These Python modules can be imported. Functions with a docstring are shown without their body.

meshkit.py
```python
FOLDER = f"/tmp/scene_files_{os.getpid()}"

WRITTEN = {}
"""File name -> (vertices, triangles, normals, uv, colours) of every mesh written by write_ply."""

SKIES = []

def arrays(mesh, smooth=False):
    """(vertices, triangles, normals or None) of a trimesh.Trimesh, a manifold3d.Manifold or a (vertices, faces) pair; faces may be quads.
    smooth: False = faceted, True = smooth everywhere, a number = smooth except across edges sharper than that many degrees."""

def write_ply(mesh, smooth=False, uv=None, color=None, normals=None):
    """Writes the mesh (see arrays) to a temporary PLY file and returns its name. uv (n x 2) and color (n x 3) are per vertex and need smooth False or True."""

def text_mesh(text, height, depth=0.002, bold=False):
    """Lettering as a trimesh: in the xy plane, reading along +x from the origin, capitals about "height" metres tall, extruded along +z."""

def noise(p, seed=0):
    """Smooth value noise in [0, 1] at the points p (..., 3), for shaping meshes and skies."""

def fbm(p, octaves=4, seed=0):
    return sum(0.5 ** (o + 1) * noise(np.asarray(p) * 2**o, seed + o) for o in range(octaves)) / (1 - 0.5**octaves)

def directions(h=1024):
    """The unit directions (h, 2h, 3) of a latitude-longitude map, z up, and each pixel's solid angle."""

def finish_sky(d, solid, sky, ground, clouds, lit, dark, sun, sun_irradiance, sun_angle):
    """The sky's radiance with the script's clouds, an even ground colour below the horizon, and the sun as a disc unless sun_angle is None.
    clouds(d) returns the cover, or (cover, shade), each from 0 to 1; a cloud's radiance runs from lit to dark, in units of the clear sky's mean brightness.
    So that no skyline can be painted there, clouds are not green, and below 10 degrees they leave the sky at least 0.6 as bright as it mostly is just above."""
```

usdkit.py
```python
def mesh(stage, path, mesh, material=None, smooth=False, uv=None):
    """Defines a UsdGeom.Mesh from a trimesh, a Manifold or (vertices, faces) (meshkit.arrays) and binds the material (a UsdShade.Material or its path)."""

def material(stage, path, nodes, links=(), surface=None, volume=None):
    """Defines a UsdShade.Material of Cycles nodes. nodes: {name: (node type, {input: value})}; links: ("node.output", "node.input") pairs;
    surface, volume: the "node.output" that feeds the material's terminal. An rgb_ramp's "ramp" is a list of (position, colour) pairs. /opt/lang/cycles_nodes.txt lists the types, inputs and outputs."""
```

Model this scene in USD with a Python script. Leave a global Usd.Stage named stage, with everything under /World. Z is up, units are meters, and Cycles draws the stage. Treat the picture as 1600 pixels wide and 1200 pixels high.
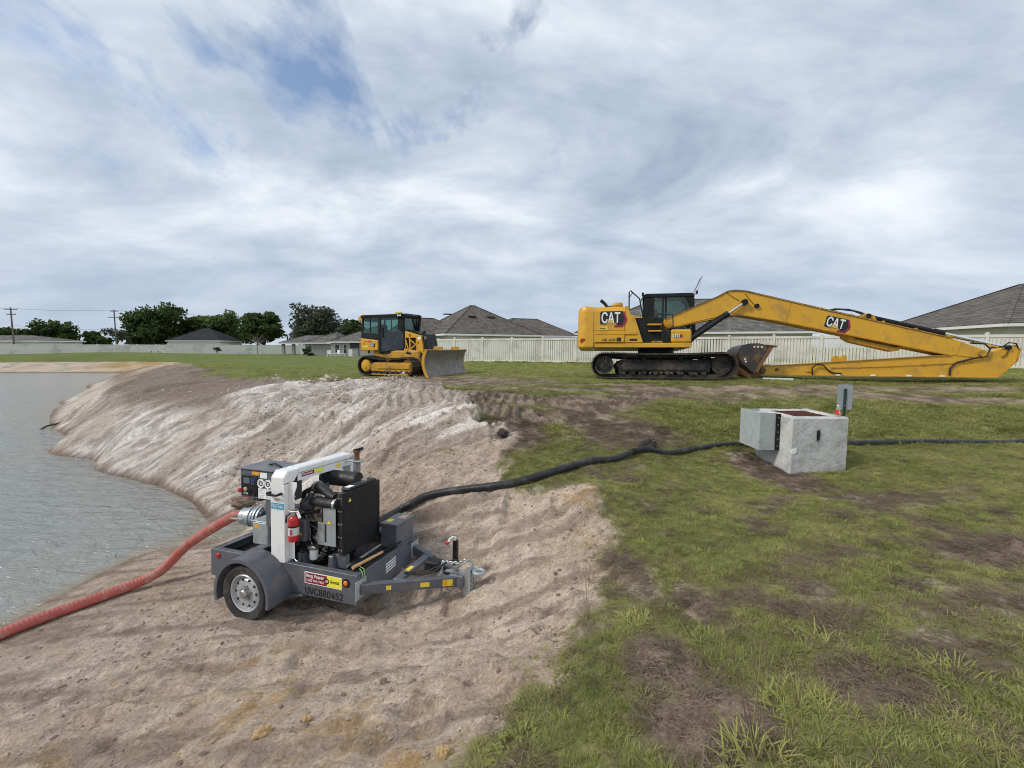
import math, random
import numpy as np, trimesh, usdkit, meshkit
from pxr import Usd, UsdGeom, UsdLux, UsdShade, Gf, Sdf, Vt
from scipy.interpolate import RBFInterpolator

stage = Usd.Stage.CreateInMemory()
UsdGeom.SetStageUpAxis(stage, 'Z'); UsdGeom.SetStageMetersPerUnit(stage, 1.0)
world = UsdGeom.Xform.Define(stage, '/World'); stage.SetDefaultPrim(world.GetPrim())

# ------------------------------------------------------------------ camera, sky, sun, exposure
cam = UsdGeom.Camera.Define(stage, '/World/camera')
cam.CreateProjectionAttr('perspective')
cam.CreateHorizontalApertureAttr(36.0); cam.CreateVerticalApertureAttr(27.0)
cam.CreateFocalLengthAttr(36.0 * 680 / 1600)
cam.AddTranslateOp().Set(Gf.Vec3d(0, 0, 1.15))
cam.AddRotateXOp().Set(90.0 - math.degrees(math.atan(57 / 680)))
cam.CreateExposureAttr(0.60)
SUN_EL, SUN_AZ = math.radians(42), math.radians(250)         # azimuth = atan2(x, y) of the direction towards the sun
sun = UsdLux.DistantLight.Define(stage, '/World/sun')
sun.CreateIntensityAttr(0.40); sun.CreateAngleAttr(10.0); sun.CreateNormalizeAttr(True); sun.CreateColorAttr(Gf.Vec3f(1.0, 0.95, 0.88))
sun.AddRotateZOp().Set(-math.degrees(SUN_AZ)); sun.AddRotateXOp().Set(-(90.0 - math.degrees(SUN_EL)))
sky = UsdLux.DomeLight.Define(stage, '/World/sky')
sky.GetPrim().SetCustomDataByKey('kind', 'structure')
SKY_STRENGTH = 0.085
sky_mat = usdkit.material(stage, '/World/Looks/sky', {
    'st': ('sky_texture', {'sky_type': 'single_scattering', 'sun_disc': False, 'sun_elevation': SUN_EL, 'sun_rotation': SUN_AZ, 'aerosol_density': 1.0}), 'sb': ('mix_color', {'blend_type': 'multiply', 'fac': 1.0, 'use_clamp': False, 'b': (1.25, 1.25, 1.25), 'use_clamp_result': False}),
    'tc': ('texture_coordinate', {}), 'xyz': ('separate_xyz', {}),
    'zc': ('math', {'math_type': 'maximum', 'value2': 0.0}), 'za': ('math', {'math_type': 'add', 'value2': 0.30}),
    'dx': ('math', {'math_type': 'divide'}), 'dy': ('math', {'math_type': 'divide'}), 'cv': ('combine_xyz', {}),
    'm1': ('mapping', {'location': (3.1, 1.7, 0.0), 'rotation': (0, 0, 0.9), 'scale': (1.5, 0.9, 1)}),
    'n1': ('noise_texture', {'scale': 3.3, 'detail': 9.0, 'roughness': 0.58, 'distortion': 0.2}),
    'm2': ('mapping', {'location': (7.3, 2.2, 0.0), 'rotation': (0, 0, -0.35), 'scale': (0.75, 1.05, 1)}),
    'n2': ('noise_texture', {'scale': 1.9, 'detail': 9.0, 'roughness': 0.60, 'distortion': 0.25}),
    'm3': ('mapping', {'rotation': (0, 0, 0.6), 'scale': (0.75, 1.5, 1)}),
    'ds': ('vector_math', {'math_type': 'distance', 'vector2': (-1.20, 1.08, 0)}), 'dr': ('map_range', {'from_min': 0.10, 'from_max': 0.95, 'to_min': -0.085, 'to_max': 0.20, 'clamp': True}),
    'ca': ('math', {'math_type': 'add'}),
    'cr': ('rgb_ramp', {'ramp': [(0.0, (0.03,) * 3), (0.29, (0.06,) * 3), (0.37, (0.45,) * 3), (0.47, (0.96,) * 3), (1.0, (1, 1, 1))]}),
    'cl': ('rgb_ramp', {'ramp': [(0.30, (3.0, 3.6, 4.55)), (0.42, (4.0, 4.7, 5.65)), (0.52, (5.2, 5.8, 6.55)), (0.62, (6.7, 7.1, 7.6)), (0.74, (8.0, 8.2, 8.5))]}),
    'hz': ('map_range', {'from_min': 0.0, 'from_max': 0.30, 'to_min': 0.75, 'to_max': 0.0, 'clamp': True}), 'hm': ('mix_color', {'b': (3.7, 4.5, 5.6), 'use_clamp': True}),
    'mx': ('mix_color', {'use_clamp': True}),
    'bg': ('background_shader', {'strength': SKY_STRENGTH})},
    [('tc.generated', 'xyz.vector'), ('xyz.z', 'zc.value1'), ('zc.value', 'za.value1'), ('xyz.x', 'dx.value1'), ('za.value', 'dx.value2'),
     ('xyz.y', 'dy.value1'), ('za.value', 'dy.value2'), ('dx.value', 'cv.x'), ('dy.value', 'cv.y'), ('cv.vector', 'm1.vector'), ('cv.vector', 'm2.vector'), ('cv.vector', 'm3.vector'),
     ('m1.vector', 'n1.vector'), ('m2.vector', 'n2.vector'), ('m3.vector', 'ds.vector1'), ('ds.value', 'dr.value'), ('n1.fac', 'ca.value1'), ('dr.result', 'ca.value2'), ('ca.value', 'cr.fac'), ('n2.fac', 'cl.fac'),
     ('xyz.z', 'hz.value'), ('hz.result', 'hm.fac'), ('cl.color', 'hm.a'), ('st.color', 'sb.a'),
     ('cr.color', 'mx.fac'), ('sb.result', 'mx.a'), ('hm.result', 'mx.b'), ('mx.result', 'bg.color')], surface='bg.background')
UsdShade.MaterialBindingAPI.Apply(sky.GetPrim()).Bind(sky_mat)

# ------------------------------------------------------------------ helpers
def tag(p, label=None, cat=None, group=None, kind=None):
    p = p.GetPrim() if hasattr(p, 'GetPrim') else p
    for k, v in (('label', label), ('category', cat), ('group', group), ('kind', kind)):
        if v: p.SetCustomDataByKey(k, v)
    return p
_used = {}
def numbered(parent, name):
    k = (parent, name); n = _used.get(k, 0); _used[k] = n + 1
    return f'{parent}/{name}' + (f'_{n:03d}' if n else '')
def thing(name, label, cat, loc=(0, 0, 0), yaw=0.0, group=None, R=None):
    x = UsdGeom.Xform.Define(stage, numbered('/World', name))
    if R is None:
        a = yaw; R = np.array([[math.cos(a), -math.sin(a), 0], [math.sin(a), math.cos(a), 0], [0, 0, 1]])
    M4 = np.eye(4); M4[:3, :3] = np.asarray(R).T; M4[3, :3] = loc
    x.AddTransformOp().Set(Gf.Matrix4d(*[float(q) for q in M4.ravel()]))
    return tag(x, label, cat, group)
def rot(yaw, pitch=0.0, roll=0.0):
    cy, sy, cp, sp, cr, sr = math.cos(yaw), math.sin(yaw), math.cos(pitch), math.sin(pitch), math.cos(roll), math.sin(roll)
    return np.array([[cy, -sy, 0], [sy, cy, 0], [0, 0, 1]]) @ np.array([[cp, 0, sp], [0, 1, 0], [-sp, 0, cp]]) @ np.array([[1, 0, 0], [0, cr, -sr], [0, sr, cr]])
def obj(name, mb, mat, parent=None, smooth=False):
    base = '/World' if parent is None else str(parent.GetPath())
    m = mb.arrays() if isinstance(mb, MB) else mb
    return usdkit.mesh(stage, numbered(base, name), m, mat, smooth=smooth).GetPrim()
def _chamfer_topology():
    v = np.array([[(1 if a != k else 0.8) * s for a, s in enumerate(sg)] for sg in np.array(np.meshgrid([-1, 1], [-1, 1], [-1, 1])).T.reshape(-1, 3) for k in ()] or [])
    sig = np.array([(a, b, c) for a in (-1, 1) for b in (-1, 1) for c in (-1, 1)], float)
    pts, ax = [], []
    for s in sig:
        for k in range(3):
            q = s * 0.8; q[k] = s[k]; pts.append(q); ax.append((s, k))
    h = trimesh.convex.convex_hull(np.array(pts)); 
    idx = [int(np.argmin(np.linalg.norm(np.array(pts) - x, axis=1))) for x in h.vertices]
    return ax, np.array(idx)[h.faces]
_CH_AX, _CH_F = _chamfer_topology()
_BOX_F = np.array([[0, 1, 3], [0, 3, 2], [4, 6, 7], [4, 7, 5], [0, 4, 5], [0, 5, 1], [2, 3, 7], [2, 7, 6], [0, 2, 6], [0, 6, 4], [1, 5, 7], [1, 7, 3]])
def frame_to(d, up=(0, 0, 1)):
    d = np.asarray(d, float); d = d / np.linalg.norm(d); u = np.asarray(up, float)
    if abs(np.dot(d, u)) > 0.98: u = np.array([1.0, 0, 0])
    s = np.cross(u, d); s /= np.linalg.norm(s); u = np.cross(d, s)
    return d, s, u
class MB:
    def __init__(self): self.v, self.f, self.n = [], [], 0
    def add(self, v, f):
        v = np.asarray(v, float); self.v.append(v); self.f.append(np.asarray(f, int) + self.n); self.n += len(v); return self
    def tm(self, t): return self.add(t.vertices, t.faces)
    def arrays(self): return np.vstack(self.v), np.vstack(self.f)
    def box(self, lo, hi, b=0.0, R=None, at=None):
        lo, hi = np.minimum(lo, hi).astype(float), np.maximum(lo, hi).astype(float); c, h = (lo + hi) / 2, (hi - lo) / 2
        if b > 0:
            b = min(b, 0.45 * h.min() * 2 * 0.9)
            v = np.array([[s[a] * (h[a] - (0 if a == k else b)) for a in range(3)] for s, k in _CH_AX]); f = _CH_F
        else:
            v = np.array([(a, e, g) for a in (-1, 1) for e in (-1, 1) for g in (-1, 1)], float) * h; f = _BOX_F
        v = v + c
        if R is not None: v = (v - (c if at is None else at)) @ np.asarray(R).T + (c if at is None else at)
        return self.add(v, f)
    def bar(self, p, q, w, h, b=0.0, up=(0, 0, 1)):
        p, q = np.asarray(p, float), np.asarray(q, float); d, s, u = frame_to(q - p, up); L = np.linalg.norm(q - p)
        m = MB().box((0, -w / 2, -h / 2), (L, w / 2, h / 2), b); v, f = m.arrays()
        return self.add(p + v @ np.array([d, s, u]), f)
    def cyl(self, p, q, r, n=16, r2=None, cap=True):
        p, q = np.asarray(p, float), np.asarray(q, float); d, s, u = frame_to(q - p); r2 = r if r2 is None else r2
        a = np.arange(n) * 2 * np.pi / n; ring = np.cos(a)[:, None] * s + np.sin(a)[:, None] * u
        v = [p + ring * r, q + ring * r2]; i = np.arange(n); j = (i + 1) % n
        f = [np.stack([i, j, j + n], 1), np.stack([i, j + n, i + n], 1)]
        if cap:
            v += [p[None], q[None]]; f += [np.stack([j, i, np.full(n, 2 * n)], 1), np.stack([i + n, j + n, np.full(n, 2 * n + 1)], 1)]
        return self.add(np.vstack(v), np.vstack(f))
    def tube(self, pts, r, n=10, cap=True):
        p = np.asarray(pts, float); r = np.broadcast_to(r, (len(p),)); t = np.gradient(p, axis=0); t /= np.linalg.norm(t, axis=1, keepdims=True) + 1e-12
        _, s, u = frame_to(t[0]); rings = []; a = np.arange(n) * 2 * np.pi / n
        for k in range(len(p)):
            s = s - t[k] * np.dot(s, t[k]); s /= np.linalg.norm(s); u = np.cross(t[k], s)
            rings.append(p[k] + r[k] * (np.cos(a)[:, None] * s + np.sin(a)[:, None] * u))
        m = len(p); i, j = np.meshgrid(np.arange(m - 1), np.arange(n), indexing='ij'); j2 = (j + 1) % n
        A, B, C, D = i * n + j, i * n + j2, (i + 1) * n + j2, (i + 1) * n + j
        f = [np.stack([A, B, C], -1).reshape(-1, 3), np.stack([A, C, D], -1).reshape(-1, 3)]; v = np.vstack(rings)
        if cap:
            k = np.arange(n); v = np.vstack([v, p[:1], p[-1:]])
            f += [np.stack([(k + 1) % n, k, np.full(n, m * n)], 1), np.stack([k + (m - 1) * n, (k + 1) % n + (m - 1) * n, np.full(n, m * n + 1)], 1)]
        return self.add(v, np.vstack(f))
    def prism(self, poly, y0, y1, plane='xz', b=0.0):
        """A polygon (list of 2D points) in the plane xz, xy or yz, extruded along the third axis from y0 to y1, its rims chamfered by b."""
        import shapely.geometry as sg
        P = sg.Polygon(poly); P = P if P.exterior.is_ccw else sg.polygon.orient(P)
        def put(p2, w):
            p2 = np.asarray(p2, float); w = np.full(len(p2), w)
            return {'xz': np.stack([p2[:, 0], w, p2[:, 1]], 1), 'xy': np.stack([p2[:, 0], p2[:, 1], w], 1), 'yz': np.stack([w, p2[:, 0], p2[:, 1]], 1)}[plane]
        v2, f2 = trimesh.creation.triangulate_polygon(P, engine='earcut')
        ext = np.array(P.exterior.coords)[:-1]
        loops = [ext] + [np.array(r.coords)[:-1] for r in P.interiors]
        flip = plane == 'xz'
        if b > 0 and len(loops) == 1:
            q = P.buffer(-b, join_style=2); inner = np.array(q.exterior.coords)[:-1] if q.geom_type == 'Polygon' and not q.is_empty else None
            if inner is not None and len(inner) == len(ext):
                k = int(np.argmin(np.linalg.norm(inner - ext[0], axis=1))); inner = np.roll(inner, -k, 0)
                if np.linalg.norm(inner - ext, axis=1).max() > 6 * b or np.sign(sg.Polygon(inner).exterior.is_ccw) != np.sign(P.exterior.is_ccw):
                    inner = inner[::-1]; inner = np.roll(inner, -int(np.argmin(np.linalg.norm(inner - ext[0], axis=1))), 0)
                if np.linalg.norm(inner - ext, axis=1).max() < 8 * b:
                    n = len(ext); s = 1 if y1 > y0 else -1
                    rings = [put(inner, y0), put(ext, y0 + s * b), put(ext, y1 - s * b), put(inner, y1)]
                    vi, fi = trimesh.creation.triangulate_polygon(sg.Polygon(inner), engine='earcut')
                    i = np.arange(n); j = (i + 1) % n; F = []
                    for r in range(3): F += [np.stack([i + r * n, j + r * n, j + (r + 1) * n], 1), np.stack([i + r * n, j + (r + 1) * n, i + (r + 1) * n], 1)]
                    F = np.vstack(F); V = np.vstack(rings); c0 = len(V)
                    V = np.vstack([V, put(vi, y0), put(vi, y1)]); F = np.vstack([F, fi[:, ::-1] + c0, fi + c0 + len(vi)])
                    if flip: F = F[:, ::-1]
                    if s < 0: F = F[:, ::-1]
                    return self.add(V, F)
        V = [put(v2, y0), put(v2, y1)]; F = [f2[:, ::-1], f2 + len(v2)]; c0 = 2 * len(v2)
        for L in loops:
            n = len(L); i = np.arange(n); j = (i + 1) % n
            V += [put(L, y0), put(L, y1)]; F += [np.stack([i, j, j + n], 1) + c0, np.stack([i, j + n, i + n], 1) + c0]; c0 += 2 * n
        F = np.vstack(F)
        if flip: F = F[:, ::-1]
        if y1 < y0: F = F[:, ::-1]
        return self.add(np.vstack(V), F)
    def lathe(self, prof, p, d, n=24):
        """Profile [(r, t), ...] turned about the axis from p along d."""
        p = np.asarray(p, float); d, s, u = frame_to(d); a = np.arange(n) * 2 * np.pi / n; m = len(prof)
        v = np.vstack([p + d * t + r * (np.cos(a)[:, None] * s + np.sin(a)[:, None] * u) for r, t in prof])
        i, j = np.meshgrid(np.arange(m - 1), np.arange(n), indexing='ij'); j2 = (j + 1) % n
        A, B, C, D = i * n + j, i * n + j2, (i + 1) * n + j2, (i + 1) * n + j
        return self.add(v, np.vstack([np.stack([A, B, C], -1).reshape(-1, 3), np.stack([A, C, D], -1).reshape(-1, 3)]))
    def quad(self, a, b, c, d): return self.add([a, b, c, d], [[0, 1, 2], [0, 2, 3]])
    def text(self, s, h, origin, ex, ey, depth=0.002, bold=True, wide=None):
        """Lettering with its lower left corner at origin, reading along ex, up along ey."""
        t = meshkit.text_mesh(s, h, depth, bold); ex, ey = np.asarray(ex, float), np.asarray(ey, float); ez = np.cross(ex, ey)
        v = np.array(t.vertices)
        if wide: v[:, 0] *= wide / max(v[:, 0].max(), 1e-6)
        return self.add(np.asarray(origin, float) + v @ np.array([ex, ey, ez]), t.faces)

_mats = {}
def mat(name, color, rough=0.55, metal=0.0, var=0.10, vs=6.0, bump=0.0, bs=60.0, dirt=None, dirt_amt=0.5, dirt_scale=3.0, coat=0.0, spec=0.5, extra=None):
    """Painted metal, plastic, wood and so on: mottled base colour, uneven gloss, optional dirt patches and fine relief."""
    if name in _mats: return _mats[name]
    c = np.array(color, float)
    nodes = {'tc': ('texture_coordinate', {}), 'n': ('noise_texture', {'scale': vs, 'detail': 5.0, 'roughness': 0.6}),
             'r': ('rgb_ramp', {'ramp': [(0.28, tuple(c * (1 - var))), (0.72, tuple(np.minimum(c * (1 + var), 1)))]}),
             'n2': ('noise_texture', {'scale': vs * 4.3, 'detail': 4.0}),
             'rr': ('map_range', {'from_min': 0.3, 'from_max': 0.7, 'to_min': max(rough - 0.12, 0.03), 'to_max': min(rough + 0.14, 1.0)}),
             'p': ('principled_bsdf', {'metallic': metal, 'coat_weight': coat, 'specular_ior_level': spec})}
    links = [('tc.object', 'n.vector'), ('tc.object', 'n2.vector'), ('n.fac', 'r.fac'), ('n2.fac', 'rr.value'), ('rr.result', 'p.roughness')]
    src = 'r.color'
    if dirt is not None:
        nodes['dn'] = ('noise_texture', {'scale': dirt_scale, 'detail': 8.0, 'roughness': 0.68, 'distortion': 0.4})
        nodes['dr'] = ('rgb_ramp', {'ramp': [(0.60 - 0.3 * dirt_amt, (0, 0, 0)), (0.80 - 0.2 * dirt_amt, (0.85,) * 3)]})
        nodes['dm'] = ('mix_color', {'b': dirt})
        links += [('tc.object', 'dn.vector'), ('dn.fac', 'dr.fac'), ('dr.color', 'dm.fac'), (src, 'dm.a')]; src = 'dm.result'
    links.append((src, 'p.base_color'))
    if bump:
        nodes['bn'] = ('noise_texture', {'scale': bs, 'detail': 4.0}); nodes['b'] = ('bump', {'strength': bump, 'distance': 0.01})
        links += [('tc.object', 'bn.vector'), ('bn.fac', 'b.height'), ('b.normal', 'p.normal')]
    _mats[name] = usdkit.material(stage, '/World/Looks/' + name, nodes, links, surface='p.BSDF')
    return _mats[name]
# ------------------------------------------------------------------ terrain
ZW = -2.3                                                     # water level
SHORE = [(-6.32, 5.1), (-6.34, 5.39), (-6.34, 5.85), (-6.29, 6.6), (-6.2, 7.03), (-5.77, 7.36), (-5.5, 7.6), (-5.1, 7.85), (-5.15, 8.3), (-5.6, 8.45), (-5.85, 8.3), (-7.07, 9.39),
         (-8.77, 10.6), (-10.45, 11.41), (-12.71, 13.06), (-16.59, 16.12), (-18.49, 17.61), (-20.98, 19.56), (-24.37, 22.87), (-30.15, 29.62), (-41.35, 43.46), (-47.04, 51.07), (-52.19, 58.77)]
CTRL = [(-27.2, 26.2, ZW), (-30, 25, -2.95), (-25.5, 20, -2.95), (-36, 33, -2.95), (-22.6, 21.1, ZW), (-35.5, 36.3, ZW), (0, 0, -.5), (0, -6, -.35), (6, -4, -.4), (-6.5, 0, ZW), (-6.8, -6, ZW), (-9, 3, -3.0), (-9, 7, -3.1), (-12, 9, -3.2), (-20, 13, -3.4), (-28, 20, -3.4), (-40, 30, -3.5), (-3.2, 0, -1.5),
        (-3.4, 2.5, -1.75), (-2.72, 11.7, -.05), (-1.86, 12.8, 0), (-9.03, 14.7, -.35), (-12.76, 17.3, -.3), (-25.9, 28.4, -.65), (-31.8, 41.2, -.3), (-3.5, 9.9, -.55), (-4.08, 9.08, -1.2), (-2.13, 7.07, -1.2),
        (-1.11, 7.38, -.85), (-.48, 8.11, -.55), (-1.53, 6.32, -1.35), (.5, 6.61, -.85), (1.57, 6.99, -.78), (2.22, 7.43, -.72), (4.46, 8.29, -.72), (9.97, 8.35, -.7), (4.43, 6.85, -.9), (5.33, 6.83, -.82),
        (-.44, 4.4, -1.62), (.85, 5.65, -1.0), (.7, 4.13, -1.15), (-3.35, 4.31, -1.95), (-1.43, 3.04, -1.45), (-2.83, 2.98, -1.72), (-6.1, 11.06, -1.1), (-8.79, 11.76, -1.6), (-11.65, 13.4, -1.3),
        (-17.62, 18.6, -.95), (-14.5, 15.6, -1.0), (-11.5, 15.6, -.5), (-22.4, 25.2, -.65), (-3.0, 4.71, -1.93), (-2.49, 6.23, -2.0), (-.79, 4.82, -1.72), (-3.6, 5.9, -2.02), (-4.6, 6.9, -2.18), (-1.2, 1.2, -.98), (1.5, 1.6, -.55), (3, 3, -.68), (6, 3.5, -.66), (10, 4.5, -.66),
        (2.9, 9.77, -.3), (7.75, 13.1, .05), (9, 10.1, -.34), (15, 12.8, .05), (5, 14.5, .07), (5.2, 17, .08), (12, 15, .06), (-4.7, 18, -.06), (-4.7, 21, -.04), (-1, 16, 0), (-6.5, 16.5, -.15), (20, 10, 0.0), (22, 16, .05),
        (-12, 24, -.1), (-20, 32, -.2), (-28, 48, -.25), (-5, 34, 0), (8, 30, 0), (16, 27, 0), (27, 22, 0), (30, 8, -.1), (-24, 60, -.25), (0, 60, 0), (30, 50, 0), (-55, 61, -2.1), (-68, 60, -2.3), (-68, 62.5, -1.0), (-54.8, 64, -1.0),
        (-95, 58, -2.3), (-95, 62, -1.0), (-77, 69, -.15), (-62, 84, -.25), (-100, 66, -.15), (-110, 30, -2.3), (-115, 28, -.3), (-60, 40, -3.5), (-85, 45, -3.5), (-60, 10, -3.5), (-90, 0, -3.5), (-30, -10, -3.5), (-100, -30, -2.3), (-40, -40, -2.3),
        (40, -20, -.4), (0, -40, -.4), (70, 30, 0), (0, 110, 0), (-80, 110, 0), (80, 90, 0)]
_cp = np.array([(*p, ZW) for p in SHORE] + CTRL, float)
_rbf = RBFInterpolator(_cp[:, :2], _cp[:, 2], kernel='thin_plate_spline', smoothing=0.01)
def smooth01(a, b, x): t = np.clip((x - a) / (b - a), 0, 1); return t * t * (3 - 2 * t)
def n2(x, y, s, seed=0, o=1): return meshkit.fbm(np.stack([x * s, y * s, np.full_like(x, 0.37)], -1), o, seed)
def base_z(x, y):
    x, y = np.asarray(x, float), np.asarray(y, float); sh = x.shape
    p = np.stack([x.ravel(), y.ravel()], 1); r = np.linalg.norm(p, axis=1)
    q = p * np.minimum(1, 120 / np.maximum(r, 1e-6))[:, None]
    z = _rbf(q); far = smooth01(90, 140, r)
    return (z * (1 - far)).reshape(sh)
SAND = [(-0.21, 1.98), (-0.17, 2.33), (0.0, 2.57), (0.27, 2.83), (0.45, 3.24), (0.68, 3.52), (0.91, 4.1), (0.96, 4.66), (1.24, 5.47), (1.24, 6.12), (0.75, 6.25), (0.28, 6.24), (0.0, 6.55), (-0.11, 7.13), (0.0, 7.8), (-0.38, 8.42), (-0.71, 8.65),
        (-0.92, 9.53), (-1.72, 10.55), (-2.57, 12.43), (-4.4, 14.9), (-7.52, 15.94), (-9.11, 16.26), (-12.4, 17.89), (-21.64, 28.82), (-29.57, 37.93), (-48, 60), (-50, 52), (-40, 30), (-60, 10), (-40, -30), (-2.0, -10), (-1.0, 0.0)]
PILE = [(-8.86, 12.96), (-9.29, 13.77), (-9.2, 14.6), (-8.5, 15.2), (-7.41, 15.3), (-6.4, 15.4), (-5.2, 15.0), (-4.13, 14.2), (-3.05, 12.7), (-2.3, 11.0), (-2.3, 10.0), (-2.9, 9.7), (-4.4, 10.5), (-6.3, 11.5)]
# bare or thatchy patches: centre x, y, half sizes, turn, weight
MUD = [(-2.8, 15.2, 5.2, 2.5, -0.25, 1.0), (-0.9, 10.4, 2.4, 1.3, -0.3, 0.7), (1.2, 12.0, 2.6, .8, .1, .5), (-0.1, 8.3, .75, .8, 0.2, 1.0), (2.3, 10.4, 1.1, 1.7, -0.6, 0.62), (5.6, 12.0, 3.6, 1.25, 0.05, .75), (11.5, 12.5, 4.2, .75, -0.05, .85), (11.0, 11.2, 3.0, .5, -.1, .8),
       (2.3, 8.5, 1.3, .9, .1, .85), (4.25, 6.95, .5, 1.0, .1, 1.0), (.95, 2.6, .26, .5, -.3, .9), (4.3, 3.84, .5, .4, .2, .9), (5.3, 5.5, 1.1, .28, .3, .5), (4.5, 3.85, .42, .16, .2, 1.0), (.95, 2.0, .40, .36, .2, .95), (3.4, 3.1, .3, .35, 0, .55), (2.2, 3.6, .6, .2, .5, .4),
       (1.5, 3.3, .25, .5, 0, .8), (1.9, 2.15, .3, .3, .5, .7), (1.15, 4.0, .22, .7, .1, .8), (14, 13.2, 3, .4, -.1, .5), (2.6, 2.4, .35, .3, .8, .6)]
TRACKS = [([(-5.0, 14.6), (-2.6, 13.7), (-.2, 12.9), (2.2, 13.0), (4.2, 13.3)], .30, .26), ([(-2.2, 12.6), (-.6, 12.0), (1.4, 11.9), (3.6, 12.2)], .30, .26), ([(-3.4, 12.2), (-2.33, 11.3), (-1.33, 11.2), (-.32, 10.9), (.77, 10.4), (1.9, 10.9)], .38, .25), ([(-3.0, 10.0), (-2.35, 9.95), (-1.48, 9.97), (-.56, 9.6), (.27, 9.2)], .42, .24), ([(.3, 9.0), (1.09, 9.2), (1.88, 9.75), (3.13, 11.1), (4.5, 12.2)], .45, .21),
          ([(-8.5, 16.2), (-6.5, 17.0), (-4.4, 17.3), (-2.2, 15.9), (-1.2, 13.2), (-2.4, 12.0)], .4, .25), ([(-3.4, 10.7), (-1.5, 10.6), (.2, 10.1), (1.4, 10.1)], .3, .24), ([(3.2, 12.9), (5.0, 12.6), (8.0, 12.0), (11.5, 11.3)], .4, .21)]
def inside(poly, x, y):
    """Signed distance to a polygon, positive inside."""
    P = np.array(poly); Q = np.roll(P, -1, 0); d2 = np.full(x.shape, 1e18); c = np.zeros(x.shape, bool)
    for (ax, ay), (bx, by) in zip(P, Q):
        ex, ey = bx - ax, by - ay; t = np.clip(((x - ax) * ex + (y - ay) * ey) / (ex * ex + ey * ey), 0, 1)
        d2 = np.minimum(d2, (x - ax - t * ex) ** 2 + (y - ay - t * ey) ** 2)
        if ay != by: c ^= ((ay > y) != (by > y)) & (x < (bx - ax) * (y - ay) / (by - ay) + ax)
    return np.where(c, 1, -1) * np.sqrt(d2)
def along(path, x, y):
    """Distance along and beside a polyline."""
    P = np.array(path); best = np.full(x.shape, 1e9); s = np.zeros(x.shape); acc = 0.0
    for (ax, ay), (bx, by) in zip(P[:-1], P[1:]):
        ex, ey = bx - ax, by - ay; L = math.hypot(ex, ey); t = np.clip(((x - ax) * ex + (y - ay) * ey) / L ** 2, 0, 1)
        d = np.hypot(x - ax - t * ex, y - ay - t * ey); k = d < best
        sgn = np.sign(ex * (y - ay) - ey * (x - ax)); s = np.where(k, acc + t * L + 0.35 * sgn * d, s); best = np.where(k, d, best); acc += L
    return s, best
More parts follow.
